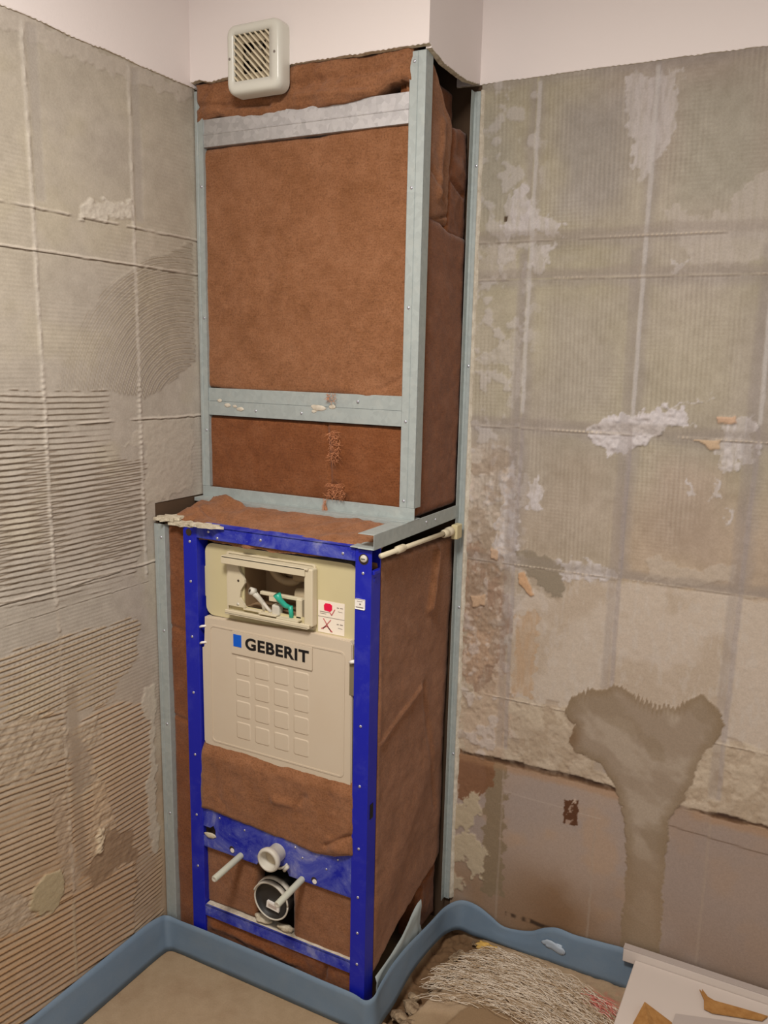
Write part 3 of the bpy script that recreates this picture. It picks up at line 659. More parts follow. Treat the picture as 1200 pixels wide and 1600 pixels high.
wool('wool_batt', 'small torn mineral wool corner beside the dark slit at the foot of the boxing side', (xs2-.012, -.145, .03), Y, Z, X, .125, .16, .006, .006, .04, .005, 19, mat_=M_wool2,
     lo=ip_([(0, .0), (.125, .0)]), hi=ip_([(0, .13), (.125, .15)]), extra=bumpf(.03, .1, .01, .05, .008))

wool('wool_batt', 'dark wool backing added deep inside the hollow at the top of the boxing side', (xs-.045, -.235, 1.80), Y, Z, X, .225, .31, .006, .004, .02, .006, 14, mat_=M_wool2)  # backing layer added so that the hollow reads dark
yl = -D2+.010
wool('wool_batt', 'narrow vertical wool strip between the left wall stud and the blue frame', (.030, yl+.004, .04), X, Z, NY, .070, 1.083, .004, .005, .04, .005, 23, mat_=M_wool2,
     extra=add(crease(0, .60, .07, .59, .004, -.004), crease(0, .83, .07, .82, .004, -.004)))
wool('wool_batt', 'folded mineral wool sheet hanging below the white cistern cover', (.126, -D2-.004, .405), X, Z, NY, .428, .205, .006, .007, .02, .004, 25,
     lo=ip_([(0, .018), (.03, .02), (.1, .014), (.22, .004), (.32, -.002), (.38, .006), (.428, .026)]), hi=ip_([(0, .205), (.428, .205)]),
     extra=add(crease(.22, .10, .28, .105, .01, .007), crease(.28, .105, .30, .13, .008, -.006), crease(.36, .03, .42, .07, .006, -.008), lambda A, B: -.018*sm(B, .16, .205), bumpf(.39, .035, .03, .02, .010)))
wool('wool_batt', 'small square wool piece left of the black drain pipe', (.124, yl+.004, .150), X, Z, NY, .155, .175, .004, .006, .03, .004, 27, lo=ip_([(0, .008), (.155, .012)]), hi=ip_([(0, .172), (.1, .168), (.155, .150)]))
wool('wool_batt', 'small upright wool piece right of the black drain pipe', (.388, yl+.000, .150), X, Z, NY, .164, .178, .004, .006, .03, .004, 28, hi=ip_([(0, .15), (.03, .172), (.164, .176)]))
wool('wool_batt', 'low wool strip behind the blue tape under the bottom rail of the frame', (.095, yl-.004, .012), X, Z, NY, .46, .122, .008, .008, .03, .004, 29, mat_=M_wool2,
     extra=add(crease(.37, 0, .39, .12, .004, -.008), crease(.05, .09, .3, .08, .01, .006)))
# wool on the ledge, lying on a flat offcut
wool('wool_batt', 'ragged wool layer lying on the ledge behind the top blue rail', (.012, -.436, 1.128), X, Y, Z, .552, .185, .010, .012, .02, .005, 31,
     lo=ip_([(0, .02), (.07, .03), (.1, .004), (.3, .0), (.5, .002), (.552, .006)]), hi=ip_([(0, .17), (.06, .182), (.3, .182), (.45, .170), (.50, .15), (.552, .14)]), jag=.008,
     extra=add(lambda A, B: .030*sm(B, 0, .15), crease(.02, .10, .20, .04, .008, -.010), crease(.05, .14, .15, .12, .006, .014), bumpf(.10, .13, .03, .02, .012), bumpf(.05, .09, .02, .02, .012), bumpf(.2, .1, .04, .03, .010), bumpf(.46, .03, .04, .02, .008)))

# ---------------------------------------------------------------- galvanised profiles
def screws(parent, pts, nd, r=.0032, m=None):
    for p in pts:
        bm = NB(); lathe(bm, [(r, 0), (r, .0008), (r*.7, .0016), (0, .0018)], p, nd, 10)
        obj('screw', bm, m or M_screw, parent, True)
def profile(name, label, parts, m=None, bev=.0007, sc=None, nd=NY, cat='steel profile'):
    bm = NB()
    for lo, hi in parts: box(bm, lo, hi, bev, 1)
    o = obj(name, bm, m or M_zinc); tag(o, label, cat)
    if sc: screws(o, sc, nd)
    return o
T = .0015
profile('steel_stud', 'tall galvanised corner stud at the outer edge of the upper boxing',
        [((.560, -D1, 1.190), (.5975, -D1+T, 2.119)), ((.596, -D1, 1.190), (.5975, -D1+.032, 2.119)), ((.560, -D1, 1.19), (.560+T, -D1+.03, 2.119)), ((.578, -D1-.0008, 1.19), (.5795, -D1, 2.119))],
        sc=[(.571, -D1-.0001, z) for z in (2.10, 1.86, 1.62, 1.38, 1.205)])
profile('steel_stud', 'galvanised edge track where the upper boxing front meets the left wall',
        [((.0045, -D1, 1.190), (.028, -D1+T, 2.108)), ((.0045, -D1-.0012, 1.19), (.012, -D1, 2.108)), ((.0265, -D1, 1.19), (.028, -D1+.03, 2.108))],
        sc=[(.020, -D1, z) for z in (1.9, 1.6, 1.33)])
profile('steel_rail', 'bright spangled galvanised rail just below the extractor fan',
        [((.026, -D1+.001, 1.985), (.562, -D1+.0025, 2.013)), ((.026, -D1+.002, 2.013), (.562, -D1+.0035, 2.046)), ((.026, -D1+.001, 1.985), (.562, -D1+.03, 1.9865)), ((.026, -D1, 2.0115), (.562, -D1+.002, 2.014))], M_zincb)
profile('steel_rail', 'dull galvanised rail with dried plaster drips across the middle of the boxing',
        [((.026, -D1+.001, 1.368), (.562, -D1+.0025, 1.402)), ((.026, -D1+.003, 1.402), (.562, -D1+.0045, 1.434)), ((.026, -D1+.001, 1.368), (.562, -D1+.03, 1.3695))], sc=[(.45, -D1+.001, 1.418), (.30, -D1+.001, 1.385), (.17, -D1+.001, 1.384)])
profile('steel_track', 'galvanised bottom track of the upper boxing standing on the ledge',
        [((.0045, -D1-.0005, 1.1645), (.5985, -D1+.001, 1.190)), ((.0045, -D1-.034, 1.1635), (.5985, -D1+.03, 1.165)), ((.0045, -D1-.034, 1.1555), (.566, -D1-.0325, 1.1635))])
profile('steel_track', 'short galvanised channel along the right side of the ledge',
        [((.5965, -.450, 1.132), (.598, -.006, 1.1638)), ((.560, -.450, 1.1620), (.5975, -.2665, 1.1634)), ((.560, -.450, 1.131), (.598, -.006, 1.1325))],
        sc=[(.598, -.15, 1.148), (.598, -.20, 1.15)], nd=X)
profile('steel_stud', 'lower galvanised stud standing against the combed left wall',
        [((.0045, -D2-.001, .02), (.034, -D2+.0005, 1.122)), ((.0045, -D2-.002, .02), (.014, -D2-.001, 1.122)), ((.0325, -D2, .02), (.034, -D2+.03, 1.122))],
        sc=[(.024, -D2-.001, z) for z in (1.09, .86, .62, .38)])
o = profile('steel_track', 'full height galvanised wall track where boxing meets the right wall',
        [((.596, -.010, .075), (.6125, -.004, 2.108)), ((.596, -.028, .075), (.5975, -.004, 2.108)), ((.603, -.0115, .075), (.605, -.009, 2.108))], sc=[(.608, -.010, z) for z in (1.95, 1.5, .9, .5)])
# plaster bead beside it
bm = NB(); n = 240; rows = []
for k in range(n+1):
    z = .08+2.03*k/n; a = .0035*float(fbm(np.array([z]), np.array([.3]), .04, 4, 77)[0]); x1 = .619+a*1.6
    rows.append([bm.verts.new((.6115, -.004, z)), bm.verts.new((.613, -.0105-a*.4, z)), bm.verts.new((x1-.002, -.009-a*.5, z)), bm.verts.new((x1+.002, -.001, z))])
for A_, B_ in zip(rows, rows[1:]):
    for k in range(3): bm.faces.new((A_[k], A_[k+1], B_[k+1], B_[k]))
obj('plaster_bead', bm, M_plaster, o, True)
# plaster drips on middle rail, tile/plaster remnants at the left end of the ledge
def blobm(c, r, seed, sq=(1, 1, 1), sub=3, rough=.25):
    bm = NB(); bmesh.ops.create_icosphere(bm, subdivisions=sub, radius=1)
    for v in bm.verts:
        f = 1+rough*float(fbm(np.array([v.co.x*1.3+seed]), np.array([v.co.y*1.3+v.co.z]), 1., 3, seed)[0])*2
        v.co = Vector([c[i]+v.co[i]*r*sq[i]*f for i in range(3)])
    return bm
for i, (x, z, r, sx) in enumerate([(.085, 1.394, .006, 1.6), (.125, 1.386, .006, 1.8), (.108, 1.392, .004, 1.5), (.345, 1.399, .009, 2.1), (.385, 1.403, .006, 1.5), (.335, 1.391, .004, 1.5), (.062, 1.404, .005, 1.2)]):
    tag(obj('plaster_blob', blobm((x, -D1+.0005, z), r, i+3, (sx, .25, .8)), M_plaster, None, True), ['second plaster spatter from the left on the middle steel rail', 'rightmost plaster spatter of the left cluster on the middle steel rail', 'tiny plaster spatter in the midst of the left cluster on the middle rail', 'largest plaster spatter, right of centre on the middle steel rail', 'plaster spatter farthest right on the middle steel rail', 'small plaster spatter just below the largest one on the middle rail', 'plaster spatter farthest left on the middle steel rail'][i], 'plaster', 'plaster spatters on the middle steel rail')
for i, (x0, x1, y0, y1, z, t, lab) in enumerate([(.004, .062, -.452, -.395, 1.131, .007, 'broken flat plaster chip on top of the left wall stud'), (.045, .125, -.448, -.405, 1.1235, .006, 'long pale plaster sliver left of the blue frame top'), (.118, .20, -.462, -.43, 1.1306, .006, 'cracked plaster crust over the left corner of the blue rail')]):
    bm = NB(); poly = []
    for k in range(22):
        a = 2*math.pi*k/22; r = 1+.22*math.sin(k*2.3+i)+.12*math.cos(k*4.1)
        poly.append(((x0+x1)/2+(x1-x0)/2*math.cos(a)*r, (y0+y1)/2+(y1-y0)/2*math.sin(a)*r))
    poly = [(max(.0045, a), b) for a, b in poly]
    prism(bm, poly, lambda p: (p[0], p[1], z), lambda p: (p[0], p[1], z+t)); tag(obj('plaster_chip', bm, M_gyp), lab, 'plaster')

# ---------------------------------------------------------------- blue installation frame
fr = thing('installation_frame', (.34, -D2, 0), 'dusty blue painted steel toilet mounting frame inside the lower boxing', 'mounting frame')
def post(x0, x1, outer):
    bm = NB(); d = .042
    box(bm, (x0, -D2, .0), (x1, -D2+.003, 1.128), .001, 1)
    box(bm, (x0, -D2+.001, .0), (x0+.003, -D2+d, 1.128), .001, 1)
    box(bm, (x1-.003, -D2+.001, .0), (x1, -D2+d, 1.128 if x1 < .4 else 1.085), .001, 1)
    box(bm, (x0, -D2+d-.003, .0), (x1, -D2+d, 1.128), .001, 1)
    return obj('post', bm, M_blue, fr)
p1 = post(.090, .129, 0); p2 = post(.550, .5885, 1)
screws(p1, [(.110, -D2, z) for z in (1.090, .995, .86, .72, .56, .40, .26)], NY, .0034)
screws(p2, [(.569, -D2, z) for z in (1.078, .74, .60, .45, .33, .24, .16)], NY, .0034)
bm = NB(); box(bm, (.129, -D2+.0005, 1.101), (.550, -D2+.004, 1.131), .001, 1); box(bm, (.129, -D2+.0005, 1.128), (.550, -D2+.04, 1.131), .001, 1); box(bm, (.129, -D2+.001, 1.101), (.550, -D2+.04, 1.104), .001, 1)
tr_ = obj('top_rail', bm, M_bluedust, fr); screws(tr_, [(.165, -D2+.0005, 1.119), (.31, -D2+.0005, 1.117), (.52, -D2+.0005, 1.114), (.19, -D2+.0005, 1.107)], NY, .0034)
# dark round hole left, bolt right
bm = NB(); lathe(bm, [(.0085, 0), (.0085, .0008), (0, .0009)], (.108, -D2-.0002, 1.112), NY, 20); obj('hole', bm, M_dark, fr)
bm = NB(); lathe(bm, [(.0115, 0), (.0115, .0006), (0, .0007)], (.570, -D2-.0002, 1.108), NY, 20); hb = obj('hole', bm, M_dark, fr)
bm = NB(); lathe(bm, [(.008, 0), (.008, .002), (.0065, .004), (0, .0042)], (.571, -D2-.0006, 1.1095), NY, 20); b1 = obj('bolt', bm, M_greypl, fr, True)
bm = NB(); box(bm, (.5665, -D2-.0056, 1.109), (.5755, -D2-.0046, 1.1102)); obj('slot', bm, M_ink, b1)
bm = NB(); box(bm, (.5885, -D2+.004, 1.076), (.5935, -D2+.03, 1.084), .001, 1); box(bm, (.5885, -D2+.012, 1.06), (.5895, -D2+.022, 1.068)); obj('clip', bm, M_blue, fr)
bm = NB(); box(bm, (.540, -D2-.006, 1.1310), (.594, -D2+.05, 1.1335), .001, 1); obj('cap_plate', bm, M_zinc, fr)
bm = NB(); box(bm, (.588, -D2+.012, .52), (.5893, -D2+.026, .555)); obj('hole', bm, M_ink, fr)
# cross plate with notch and elbow hole
bm = NB()
poly = [(.129, .465), (.129, .375), (.150, .375), (.160, .383), (.166, .372), (.166, .350), (.129, .350), (.129, .322), (.29, .322), (.302, .343), (.320, .336), (.350, .336), (.372, .343), (.382, .322), (.550, .322), (.550, .465)]
prism(bm, poly, lambda p: (p[0], -D2+.002, p[1]), lambda p: (p[0], -D2+.006, p[1])); cp = obj('cross_plate', bm, M_bluedust, fr)
for a_, b_ in ((.129, .29), (.382, .55)): obj('plate_flange', boxes(((a_, -D2+.002, .3205), (b_, -D2+.04, .3225))), M_bluedust, fr)
bm = NB(); box(bm, (.128, -D2+.012, .34), (.168, -D2+.016, .39)); obj('backing', bm, M_dark, cp)
tag(obj('plaster_blob', blobm((.150, -D2+.001, .355), .012, 9, (1.3, .3, .55)), M_gyp, None, True), 'plaster lump stuck in the left notch of the blue cross plate', 'plaster')
for x, z in ((.216, .338), (.452, .333)):
    bm = NB(); lathe(bm, [(.0075, 0), (.0075, .0006), (0, .0007)], (x, -D2+.0018, z), NY, 18); obj('hole', bm, M_dark, cp)
    bm = NB(); lathe(bm, [(.0058, 0), (.0058, .001), (0, .0012)], (x+.002, -D2+.0008, z-.0025), NY, 14); obj('washer', bm, M_white, cp)
screws(cp, [(.18, -D2+.002, .41), (.255, -D2+.002, .40), (.40, -D2+.002, .40), (.485, -D2+.002, .372), (.515, -D2+.002, .405), (.42, -D2+.002, .38)], NY, .0026)
bm = NB(); box(bm, (.129, -D2+.0005, .128), (.550, -D2+.0035, .158), .001, 1); box(bm, (.129, -D2+.0005, .155), (.550, -D2+.035, .158), .001, 1); br_ = obj('bottom_rail', bm, M_bluedust, fr)
bm = NB(); box(bm, (.132, -D2+.004, .1582), (.548, -D2+.032, .1612), .001, 1); obj('dust_crust', bm, M_plaster, br_)
# white sticker on the right post
bm = NB(); box(bm, (.5515, -D2-.0006, 1.000), (.5755, -D2-.0001, 1.0225), .002, 2); st_ = obj('sticker', bm, M_white, fr)
bm = NB(); box(bm, (.5555, -D2-.0009, 1.0165), (.569, -D2-.0006, 1.0175)); box(bm, (.5615, -D2-.0009, 1.0095), (.5655, -D2-.0006, 1.0125)); box(bm, (.553, -D2-.0009, 1.0030), (.571, -D2-.0006, 1.0050)); obj('print', bm, M_inkg, st_)
# threaded rods in grey sleeves
def rod(x, z, lab):
    t = thing('mounting_rod', (x, -D2, z), lab, 'rod', None)
    bm = NB(); lathe(bm, [(0, -.02), (.0075, -.02), (.0078, 0), (.0078, .098), (.0066, .1)], (x, -D2, z), (0, -1, -.04), 18); obj('sleeve', bm, M_rod, t, True)
    bm = NB(); lathe(bm, [(.0066, .0995), (.0035, .0995), (.0035, .0985), (0, .0985)], (x, -D2, z), (0, -1, -.04), 18); obj('end_cap', bm, M_greypl, t)
rod(.243, .329, 'grey sleeved mounting rod left of the flush elbow'); rod(.419, .324, 'grey sleeved mounting rod right of the drain pipe')
# flush elbow
t = thing('flush_elbow', (.337, -D2, .363), 'round cream flush pipe elbow in the middle of the cross plate', 'pipe')
bm = NB(); ax = (.0, -1, -.0); ex, ez_ = .352, .374
lathe(bm, [(.021, -.02), (.021, .020), (.0245, .024), (.0275, .028), (.0295, .036), (.0280, .041), (.0235, .043), (.0212, .040), (.0212, .030), (.0185, .027), (.0185, -.02)], (ex, -D2, ez_), ax, 40); obj('collar', bm, M_greypl, t, True)
bm = NB(); tube(bm, [(ex, -D2+.012, ez_), (ex, -D2+.035, ez_+.012), (ex, -D2+.05, ez_+.05), (ex, -D2+.05, ez_+.2)], .021, 24); obj('elbow', bm, M_greypl, t, True)
bm = NB(); lathe(bm, [(.0184, .022), (0, .022)], (ex, -D2, ez_), ax, 32); obj('bore', bm, M_fanin, t)
bm = NB(); tube(bm, [(ex+.034*math.cos(a), -D2-.006, ez_-.003+.034*math.sin(a)) for a in np.linspace(math.pi*1.05, math.pi*1.85, 14)], .003, 8); tube(bm, [(ex+.025, -D2-.010, ez_-.034), (ex+.036, -D2-.010, ez_-.020)], .0045, 8); obj('clip', bm, M_greypl, t, True)
# drain
t = thing('drain_pipe', (.337, -D2, .245), 'black capped drain pipe with a grey collar and small white label', 'pipe')
dx, dz = .336, .243
bm = NB(); lathe(bm, [(.046, -.10), (.046, .012), (.0475, .016), (.0475, .024), (.0445, .026)], (dx, -D2+.02, dz), (0, -1, 0), 48); obj('pipe', bm, M_black, t, True)
bm = NB(); lathe(bm, [(.0445, .0255), (.042, .023), (.042, .018), (.03, .017), (0, .017)], (dx, -D2+.02, dz), (0, -1, 0), 48); obj('cap', bm, M_black, t, True)
for k, (r, y0, y1) in enumerate(((.0505, .000, .012), (.0525, -.018, -.004))):
    bm = NB(); N_ = 30; aa = np.linspace(math.radians(25), math.radians(160), N_); rows = []
    for a in aa:
        ca, sa = math.cos(a), math.sin(a)
        rows.append([bm.verts.new((dx+q*ca, y, dz+q*sa)) for q, y in ((r-.003, -D2-y0+.0), (r, -D2-y0), (r, -D2-y1), (r-.003, -D2-y1))])
    for A_, B_ in zip(rows, rows[1:]):
        for q in range(4): bm.faces.new((A_[q], A_[(q+1) % 4], B_[(q+1) % 4], B_[q]))
    bm.faces.new(rows[0][::-1]); bm.faces.new(rows[-1]); obj('collar', bm, M_greypl, t, True)
bm = NB(); N_ = 40; rr_ = [(dx+.0472*math.cos(a), -D2-.0055, dz+.0472*math.sin(a)) for a in np.linspace(0, 2*math.pi, N_)]; tube(bm, rr_, .0022, 8); obj('lip', bm, M_greypl, t, True)
bm = NB(); c_, s_ = math.cos(-.12), math.sin(-.12)
prism(bm, [(dx-.016+a*c_-b*s_, dz-.022+a*s_+b*c_) for a, b in ((0, 0), (.036, 0), (.036, .017), (0, .017))], lambda p: (p[0], -D2-.0035, p[1]), lambda p: (p[0], -D2+.0025, p[1])); lb = obj('label_plate', bm, M_white, t)
bm = NB(); prism(bm, [(dx-.010+a*c_-b*s_, dz-.018+a*s_+b*c_) for a, b in ((0, 0), (.024, 0), (.024, .008), (0, .008))], lambda p: (p[0], -D2-.0039, p[1]), lambda p: (p[0], -D2-.0034, p[1])); obj('print', bm, mat('print_grey', (190, 176, 166)), lb)
tag(obj('plaster_blob', blobm((.300, -D2+.012, .172), .014, 21, (2.0, .8, .7)), M_gyp, None, True), 'pale plaster lump beneath the black drain pipe cap', 'plaster')
tag(obj('plaster_blob', blobm((.365, -D2+.012, .171), .012, 23, (2.0, .8, .7)), M_gyp, None, True), 'plaster lump right of the drain pipe on the bottom blue rail', 'plaster')

# ---------------------------------------------------------------- cistern
ci = thing('cistern', (.336, -.40, .60), 'cream concealed cistern with open service hatch between the blue posts', 'cistern')
yc = -.420
def rrect(x0, x1, z0, z1, r, n=5):
    out = []
    for cx_, cz_, a0 in ((x1-r, z1-r, 0), (x0+r, z1-r, 90), (x0+r, z0+r, 180), (x1-r, z0+r, 270)):
        for k in range(n+1):
            a = math.radians(a0+90*k/n); out.append((cx_+r*math.cos(a), cz_+r*math.sin(a)))
    return out
def ring(bm, outer, inner, y0, y1):
    """frame between two loops of equal length, from y0 (front) to y1 (back)"""
    n = len(outer)
    a = [bm.verts.new((p[0], y0, p[1])) for p in outer]; b = [bm.verts.new((p[0], y0, p[1])) for p in inner]
    c = [bm.verts.new((p[0], y1, p[1])) for p in outer]; d = [bm.verts.new((p[0], y1, p[1])) for p in inner]
    for k in range(n):
        j = (k+1) % n
        bm.faces.new((a[k], a[j], b[j], b[k])); bm.faces.new((c[k], d[k], d[j], c[j])); bm.faces.new((a[k], c[k], c[j], a[j])); bm.faces.new((b[k], b[j], d[j], d[k]))
    return bm
hole = rrect(.248, .422, .950, 1.066, .008)
bm = NB(); ring(bm, rrect(.137, .545, .915, 1.088, .022), hole, yc, yc+.004)
bev_out = rrect(.137, .545, .915, 1.088, .022)
ring(bm, bev_out, [((p[0]-.341)*.985+.341, (p[1]-1.0)*.96+1.0) for p in bev_out], yc+.002, yc+.10)
body = obj('tank', bm, M_cream, ci)
bm = NB(); box(bm, (.129, yc+.03, .56), (.545, yc+.11, .915), .01, 2); obj('tank_lower', bm, M_cream2, ci)
bm = NB(); box(bm, (.135, yc+.098, .915), (.547, yc+.105, 1.088)); obj('tank_back', bm, M_tank, ci)
bm = NB(); box(bm, (.128, yc+.012, .931), (.150, yc+.03, .955), .002); obj('dark_notch', bm, M_dark, ci)
bm = NB(); box(bm, (.1295, yc+.004, .955), (.150, yc+.02, 1.030), .003, 2); obj('side_lug', bm, M_cream, ci)
# dark interior box
bm = NB(); box(bm, (.225, yc+.0045, .935), (.2475, yc+.09, 1.08)); box(bm, (.4225, yc+.0045, .935), (.445, yc+.09, 1.08)); box(bm, (.225, yc+.006, 1.067), (.445, yc+.09, 1.08)); box(bm, (.225, yc+.006, .935), (.445, yc+.09, .949)); box(bm, (.225, yc+.085, .935), (.445, yc+.09, 1.08))
obj('tank_inside', bm, M_tank, ci)
# hatch surround
sr = NB()
ring(sr, rrect(.202, .442, .928, 1.076, .006), rrect(.206, .438, .932, 1.072, .005), yc-.004, yc)
box(sr, (.205, yc-.026, 1.066), (.436, yc-.001, 1.0705), .0008, 1); box(sr, (.203, yc-.026, 1.052), (.428, yc-.022, 1.0695), .0008, 1)
box(sr, (.424, yc-.022, .940), (.446, yc-.001, 1.069), .003, 2)
box(sr, (.212, yc-.026, .934), (.436, yc-.001, .939), .001, 1); box(sr, (.212, yc-.026, .936), (.440, yc-.022, .945), .001, 1)
hs = obj('hatch_frame', sr, M_cream2, ci)
bm = NB()
prism(bm, [(.208, 1.066), (.234, 1.060), (.240, 1.038), (.255, 1.016), (.256, 1.008), (.244, .990), (.241, .972), (.254, .956), (.256, .950), (.208, .950)], lambda p: (p[0], yc-.008, p[1]), lambda p: (p[0], yc-.002, p[1]))
obj('left_lug', bm, M_cream2, hs)
bm = NB(); prism(bm, [(.436, 1.03), (.424, 1.02), (.4155, 1.004), (.4155, .996), (.424, .98), (.436, .97)], lambda p: (p[0], yc-.008, p[1]), lambda p: (p[0], yc-.002, p[1])); obj('right_lug', bm, M_cream2, hs)
for x, z in ((.238, 1.012), (.424, 1.000)):
    bm = NB(); lathe(bm, [(.0028, 0), (.0028, .0005), (0, .0006)], (x, yc-.0082, z), NY, 12); obj('screw_hole', bm, M_dark, hs)
bm = NB(); lathe(bm, [(.004, 0), (.004, .002), (0, .0025)], (.236, yc-.006, .956), NY, 12); obj('stud', bm, M_greypl, hs, True)
# inside: valve, levers
bm = NB(); tube(bm, [(.335+.048*math.cos(a), yc+.05, 1.055+.045*math.sin(a)) for a in np.linspace(math.pi, 2*math.pi, 18)], .010, 12); lathe(bm, [(.035, 0), (.035, .01), (.02, .014), (0, .014)], (.345, yc+.07, 1.045), NY, 24); tube(bm, [(.36, yc+.04, 1.028), (.425, yc+.05, 1.033)], .012, 12)
obj('fill_valve', bm, mat('valve_brown', (168, 144, 112), .5), ci, True)
bm = NB(); tube(bm, [(.375, yc+.028, .99), (.425, yc+.035, .997)], .016, 16); obj('flush_valve', bm, mat('valve_pale', (196, 178, 148), .5), ci, True)
bk = NB()
box(bk, (.288, yc+.004, .984), (.402, yc+.014, .992), .0015, 1); box(bk, (.312, yc+.005, .972), (.345, yc+.016, .985), .0015, 1)
box(bk, (.388, yc+.0, .945), (.404, yc+.02, .990), .002, 1)
box(bk, (.250, yc-.008, .945), (.30, yc+.012, .949), .0008, 1); box(bk, (.297, yc-.014, .944), (.345, yc+.01, .9475), .0008, 1); box(bk, (.348, yc-.018, .942), (.405, yc+.01, .946), .0008, 1)
bkt = obj('valve_bracket', bk, M_cream2, ci)
bm = NB(); box(bm, (.327, yc-.006, .944), (.348, yc+.012, .969), .004, 3); obj('valve_block', bm, M_greypl, ci)
bm = NB(); tube(bm, [(.281, yc-.012, .994), (.292, yc-.006, .980), (.300, yc+.002, .965), (.302, yc+.004, .948)], .006, 12, radii=[.0075, .006, .0055, .005]); tube(bm, [(.300, yc+.0, .968), (.312, yc+.002, .955), (.322, yc+.002, .948)], .004, 10)
lv = obj('flush_lever', bm, M_greypl, ci, True)
bm = NB(); tube(bm, [(.278, yc-.018, .9965), (.284, yc-.007, .992)], .0085, 16); obj('lever_tip', bm, M_greypl, lv, True)
bm = NB(); tube(bm, [(.2775, yc-.0186, .997), (.278, yc-.0175, .9965)], .0035, 10); obj('lever_bore', bm, M_dark, lv, True)
bm = NB(); tube(bm, [(.348, yc-.014, .998), (.353, yc-.010, .985), (.364, yc-.004, .972), (.374, yc+.0, .968)], .0055, 12, radii=[.009, .0065, .006, .005]); tube(bm, [(.374, yc, .972), (.376, yc, .958), (.378, yc, .944)], .0055, 10); obj('green_lever', bm, M_green, ci, True)['label'] = 'bright green lever'
# instruction sticker
bm = NB(); box(bm, (.4475, yc-.0008, .926), (.514, yc-.0001, .998)); sk = obj('instruction_sticker', bm, M_sticker, ci)
ys = yc-.0013
bm = NB(); prism(bm, [(.463, .977), (.478, .975), (.483, .980), (.483, .990), (.478, .993), (.466, .993), (.462, .988)], lambda p: (p[0], ys, p[1]), lambda p: (p[0], yc-.0008, p[1])); obj('red_cube', bm, M_inkr, sk)
def stroke(bm, pts, wd, y0=ys, y1=yc-.0008):
    for a, b in zip(pts, pts[1:]):
        d = Vector((b[0]-a[0], b[1]-a[1])).normalized(); n_ = Vector((-d.y, d.x))*wd/2
        prism(bm, [(a[0]+n_.x, a[1]+n_.y), (a[0]-n_.x, a[1]-n_.y), (b[0]-n_.x, b[1]-n_.y), (b[0]+n_.x, b[1]+n_.y)], lambda p: (p[0], y0, p[1]), lambda p: (p[0], y1, p[1]))
bm = NB(); stroke(bm, [(.477, .974), (.482, .968), (.490, .982)], .0022); stroke(bm, [(.461, .958), (.481, .930)], .0022); stroke(bm, [(.480, .957), (.460, .934)], .0022); stroke(bm, [(.456, .934), (.470, .942), (.484, .930)], .0026)
obj('pale_red_marks', bm, M_inkp, sk)
bm = NB(); stroke(bm, [(.4475, .962), (.514, .962)], .0008); stroke(bm, [(.452, .973), (.476, .973)], .0012); stroke(bm, [(.452, .969), (.468, .969)], .0008)
for z in (.987, .950): stroke(bm, [(.495, z), (.500, z)], .0016); stroke(bm, [(.503, z), (.510, z)], .0016); stroke(bm, [(.498, z-.008), (.509, z-.009)], .0008)
obj('grey_marks', bm, M_inkg, sk)
# front cover with raised waffle field
yk = -.433
cvp = [(.141, .912), (.30, .917), (.42, .924), (.535, .9225), (.541, .915), (.543, .590), (.46, .583), (.35, .580), (.24, .584), (.137, .592), (.132, .60), (.132, .835), (.141, .838)]
bm = NB(); prism(bm, cvp, lambda p: (p[0], yk, p[1]), lambda p: (p[0], yk+.025, p[1]))
bmesh.ops.bevel(bm, geom=[e for e in bm.edges if all(abs(v.co.y-yk) < 1e-5 for v in e.verts)], offset=.002, segments=2, affect='EDGES')
cv = obj('front_cover', bm, M_cover, ci)
bm = NB()
ring(bm, rrect(.156, .524, .604, .896, .012), rrect(.1595, .5205, .6075, .8925, .010), yk-.0012, yk+.0005)
obj('cover_bead', bm, M_cover, cv)
for i in range(4):
    for j in range(5):
        x0 = .231+i*.0535; z0 = .630+j*.0530-.0005*i
        if j == 4 and i >= 0: z0 += 0
        bm = NB(); o_ = rrect(x0, x0+.041, z0, z0+.042, .005, 3); i_ = rrect(x0+.0025, x0+.0385, z0+.0025, z0+.0395, .004, 3)
        n_ = len(o_)
        a = [bm.verts.new((p[0], yk, p[1])) for p in o_]; b = [bm.verts.new((p[0], yk-.0013, p[1])) for p in i_]
        for k in range(n_): bm.faces.new((a[k], a[(k+1) % n_], b[(k+1) % n_], b[k]))
        bm.faces.new(b); obj('raised_square', bm, M_cover, cv)
bm = NB(); c_, s_ = 1, 0
prism(bm, rrect(.222, .442, .839, .892, .002, 2), lambda p: (p[0], yk-.0032, p[1]), lambda p: (p[0], yk-.0005, p[1])); lbp = obj('logo_label', bm, M_cover, cv)
bm = NB(); box(bm, (.228, yk-.0040, .857), (.2505, yk-.0032, .886)); obj('logo_square', bm, M_inkb, lbp)
cu = bpy.data.curves.new('lettering', 'FONT'); cu.body = 'GEBERIT'; cu.size = 1; cu.extrude = .01; cu.offset = .03; cu.space_character = 1.08
tmp = bpy.data.objects.new('lettering', cu); col.objects.link(tmp); bpy.context.view_layer.update()
me = bpy.data.meshes.new_from_object(tmp.evaluated_get(bpy.context.evaluated_depsgraph_get())); bpy.data.objects.remove(tmp)
co = np.zeros(len(me.vertices)*3); me.vertices.foreach_get('co', co); co = co.reshape(-1, 3)
mn, mx = co.min(0), co.max(0); s = (co-mn)/(mx-mn)
co2 = np.stack([.262+s[:, 0]*.172, yk-.0033-.0008*s[:, 2], .8555+s[:, 1]*.0285-.001*s[:, 0]], 1)
me.vertices.foreach_set('co', co2.ravel()); me.materials.clear()
link('lettering', me, M_ink, lbp)
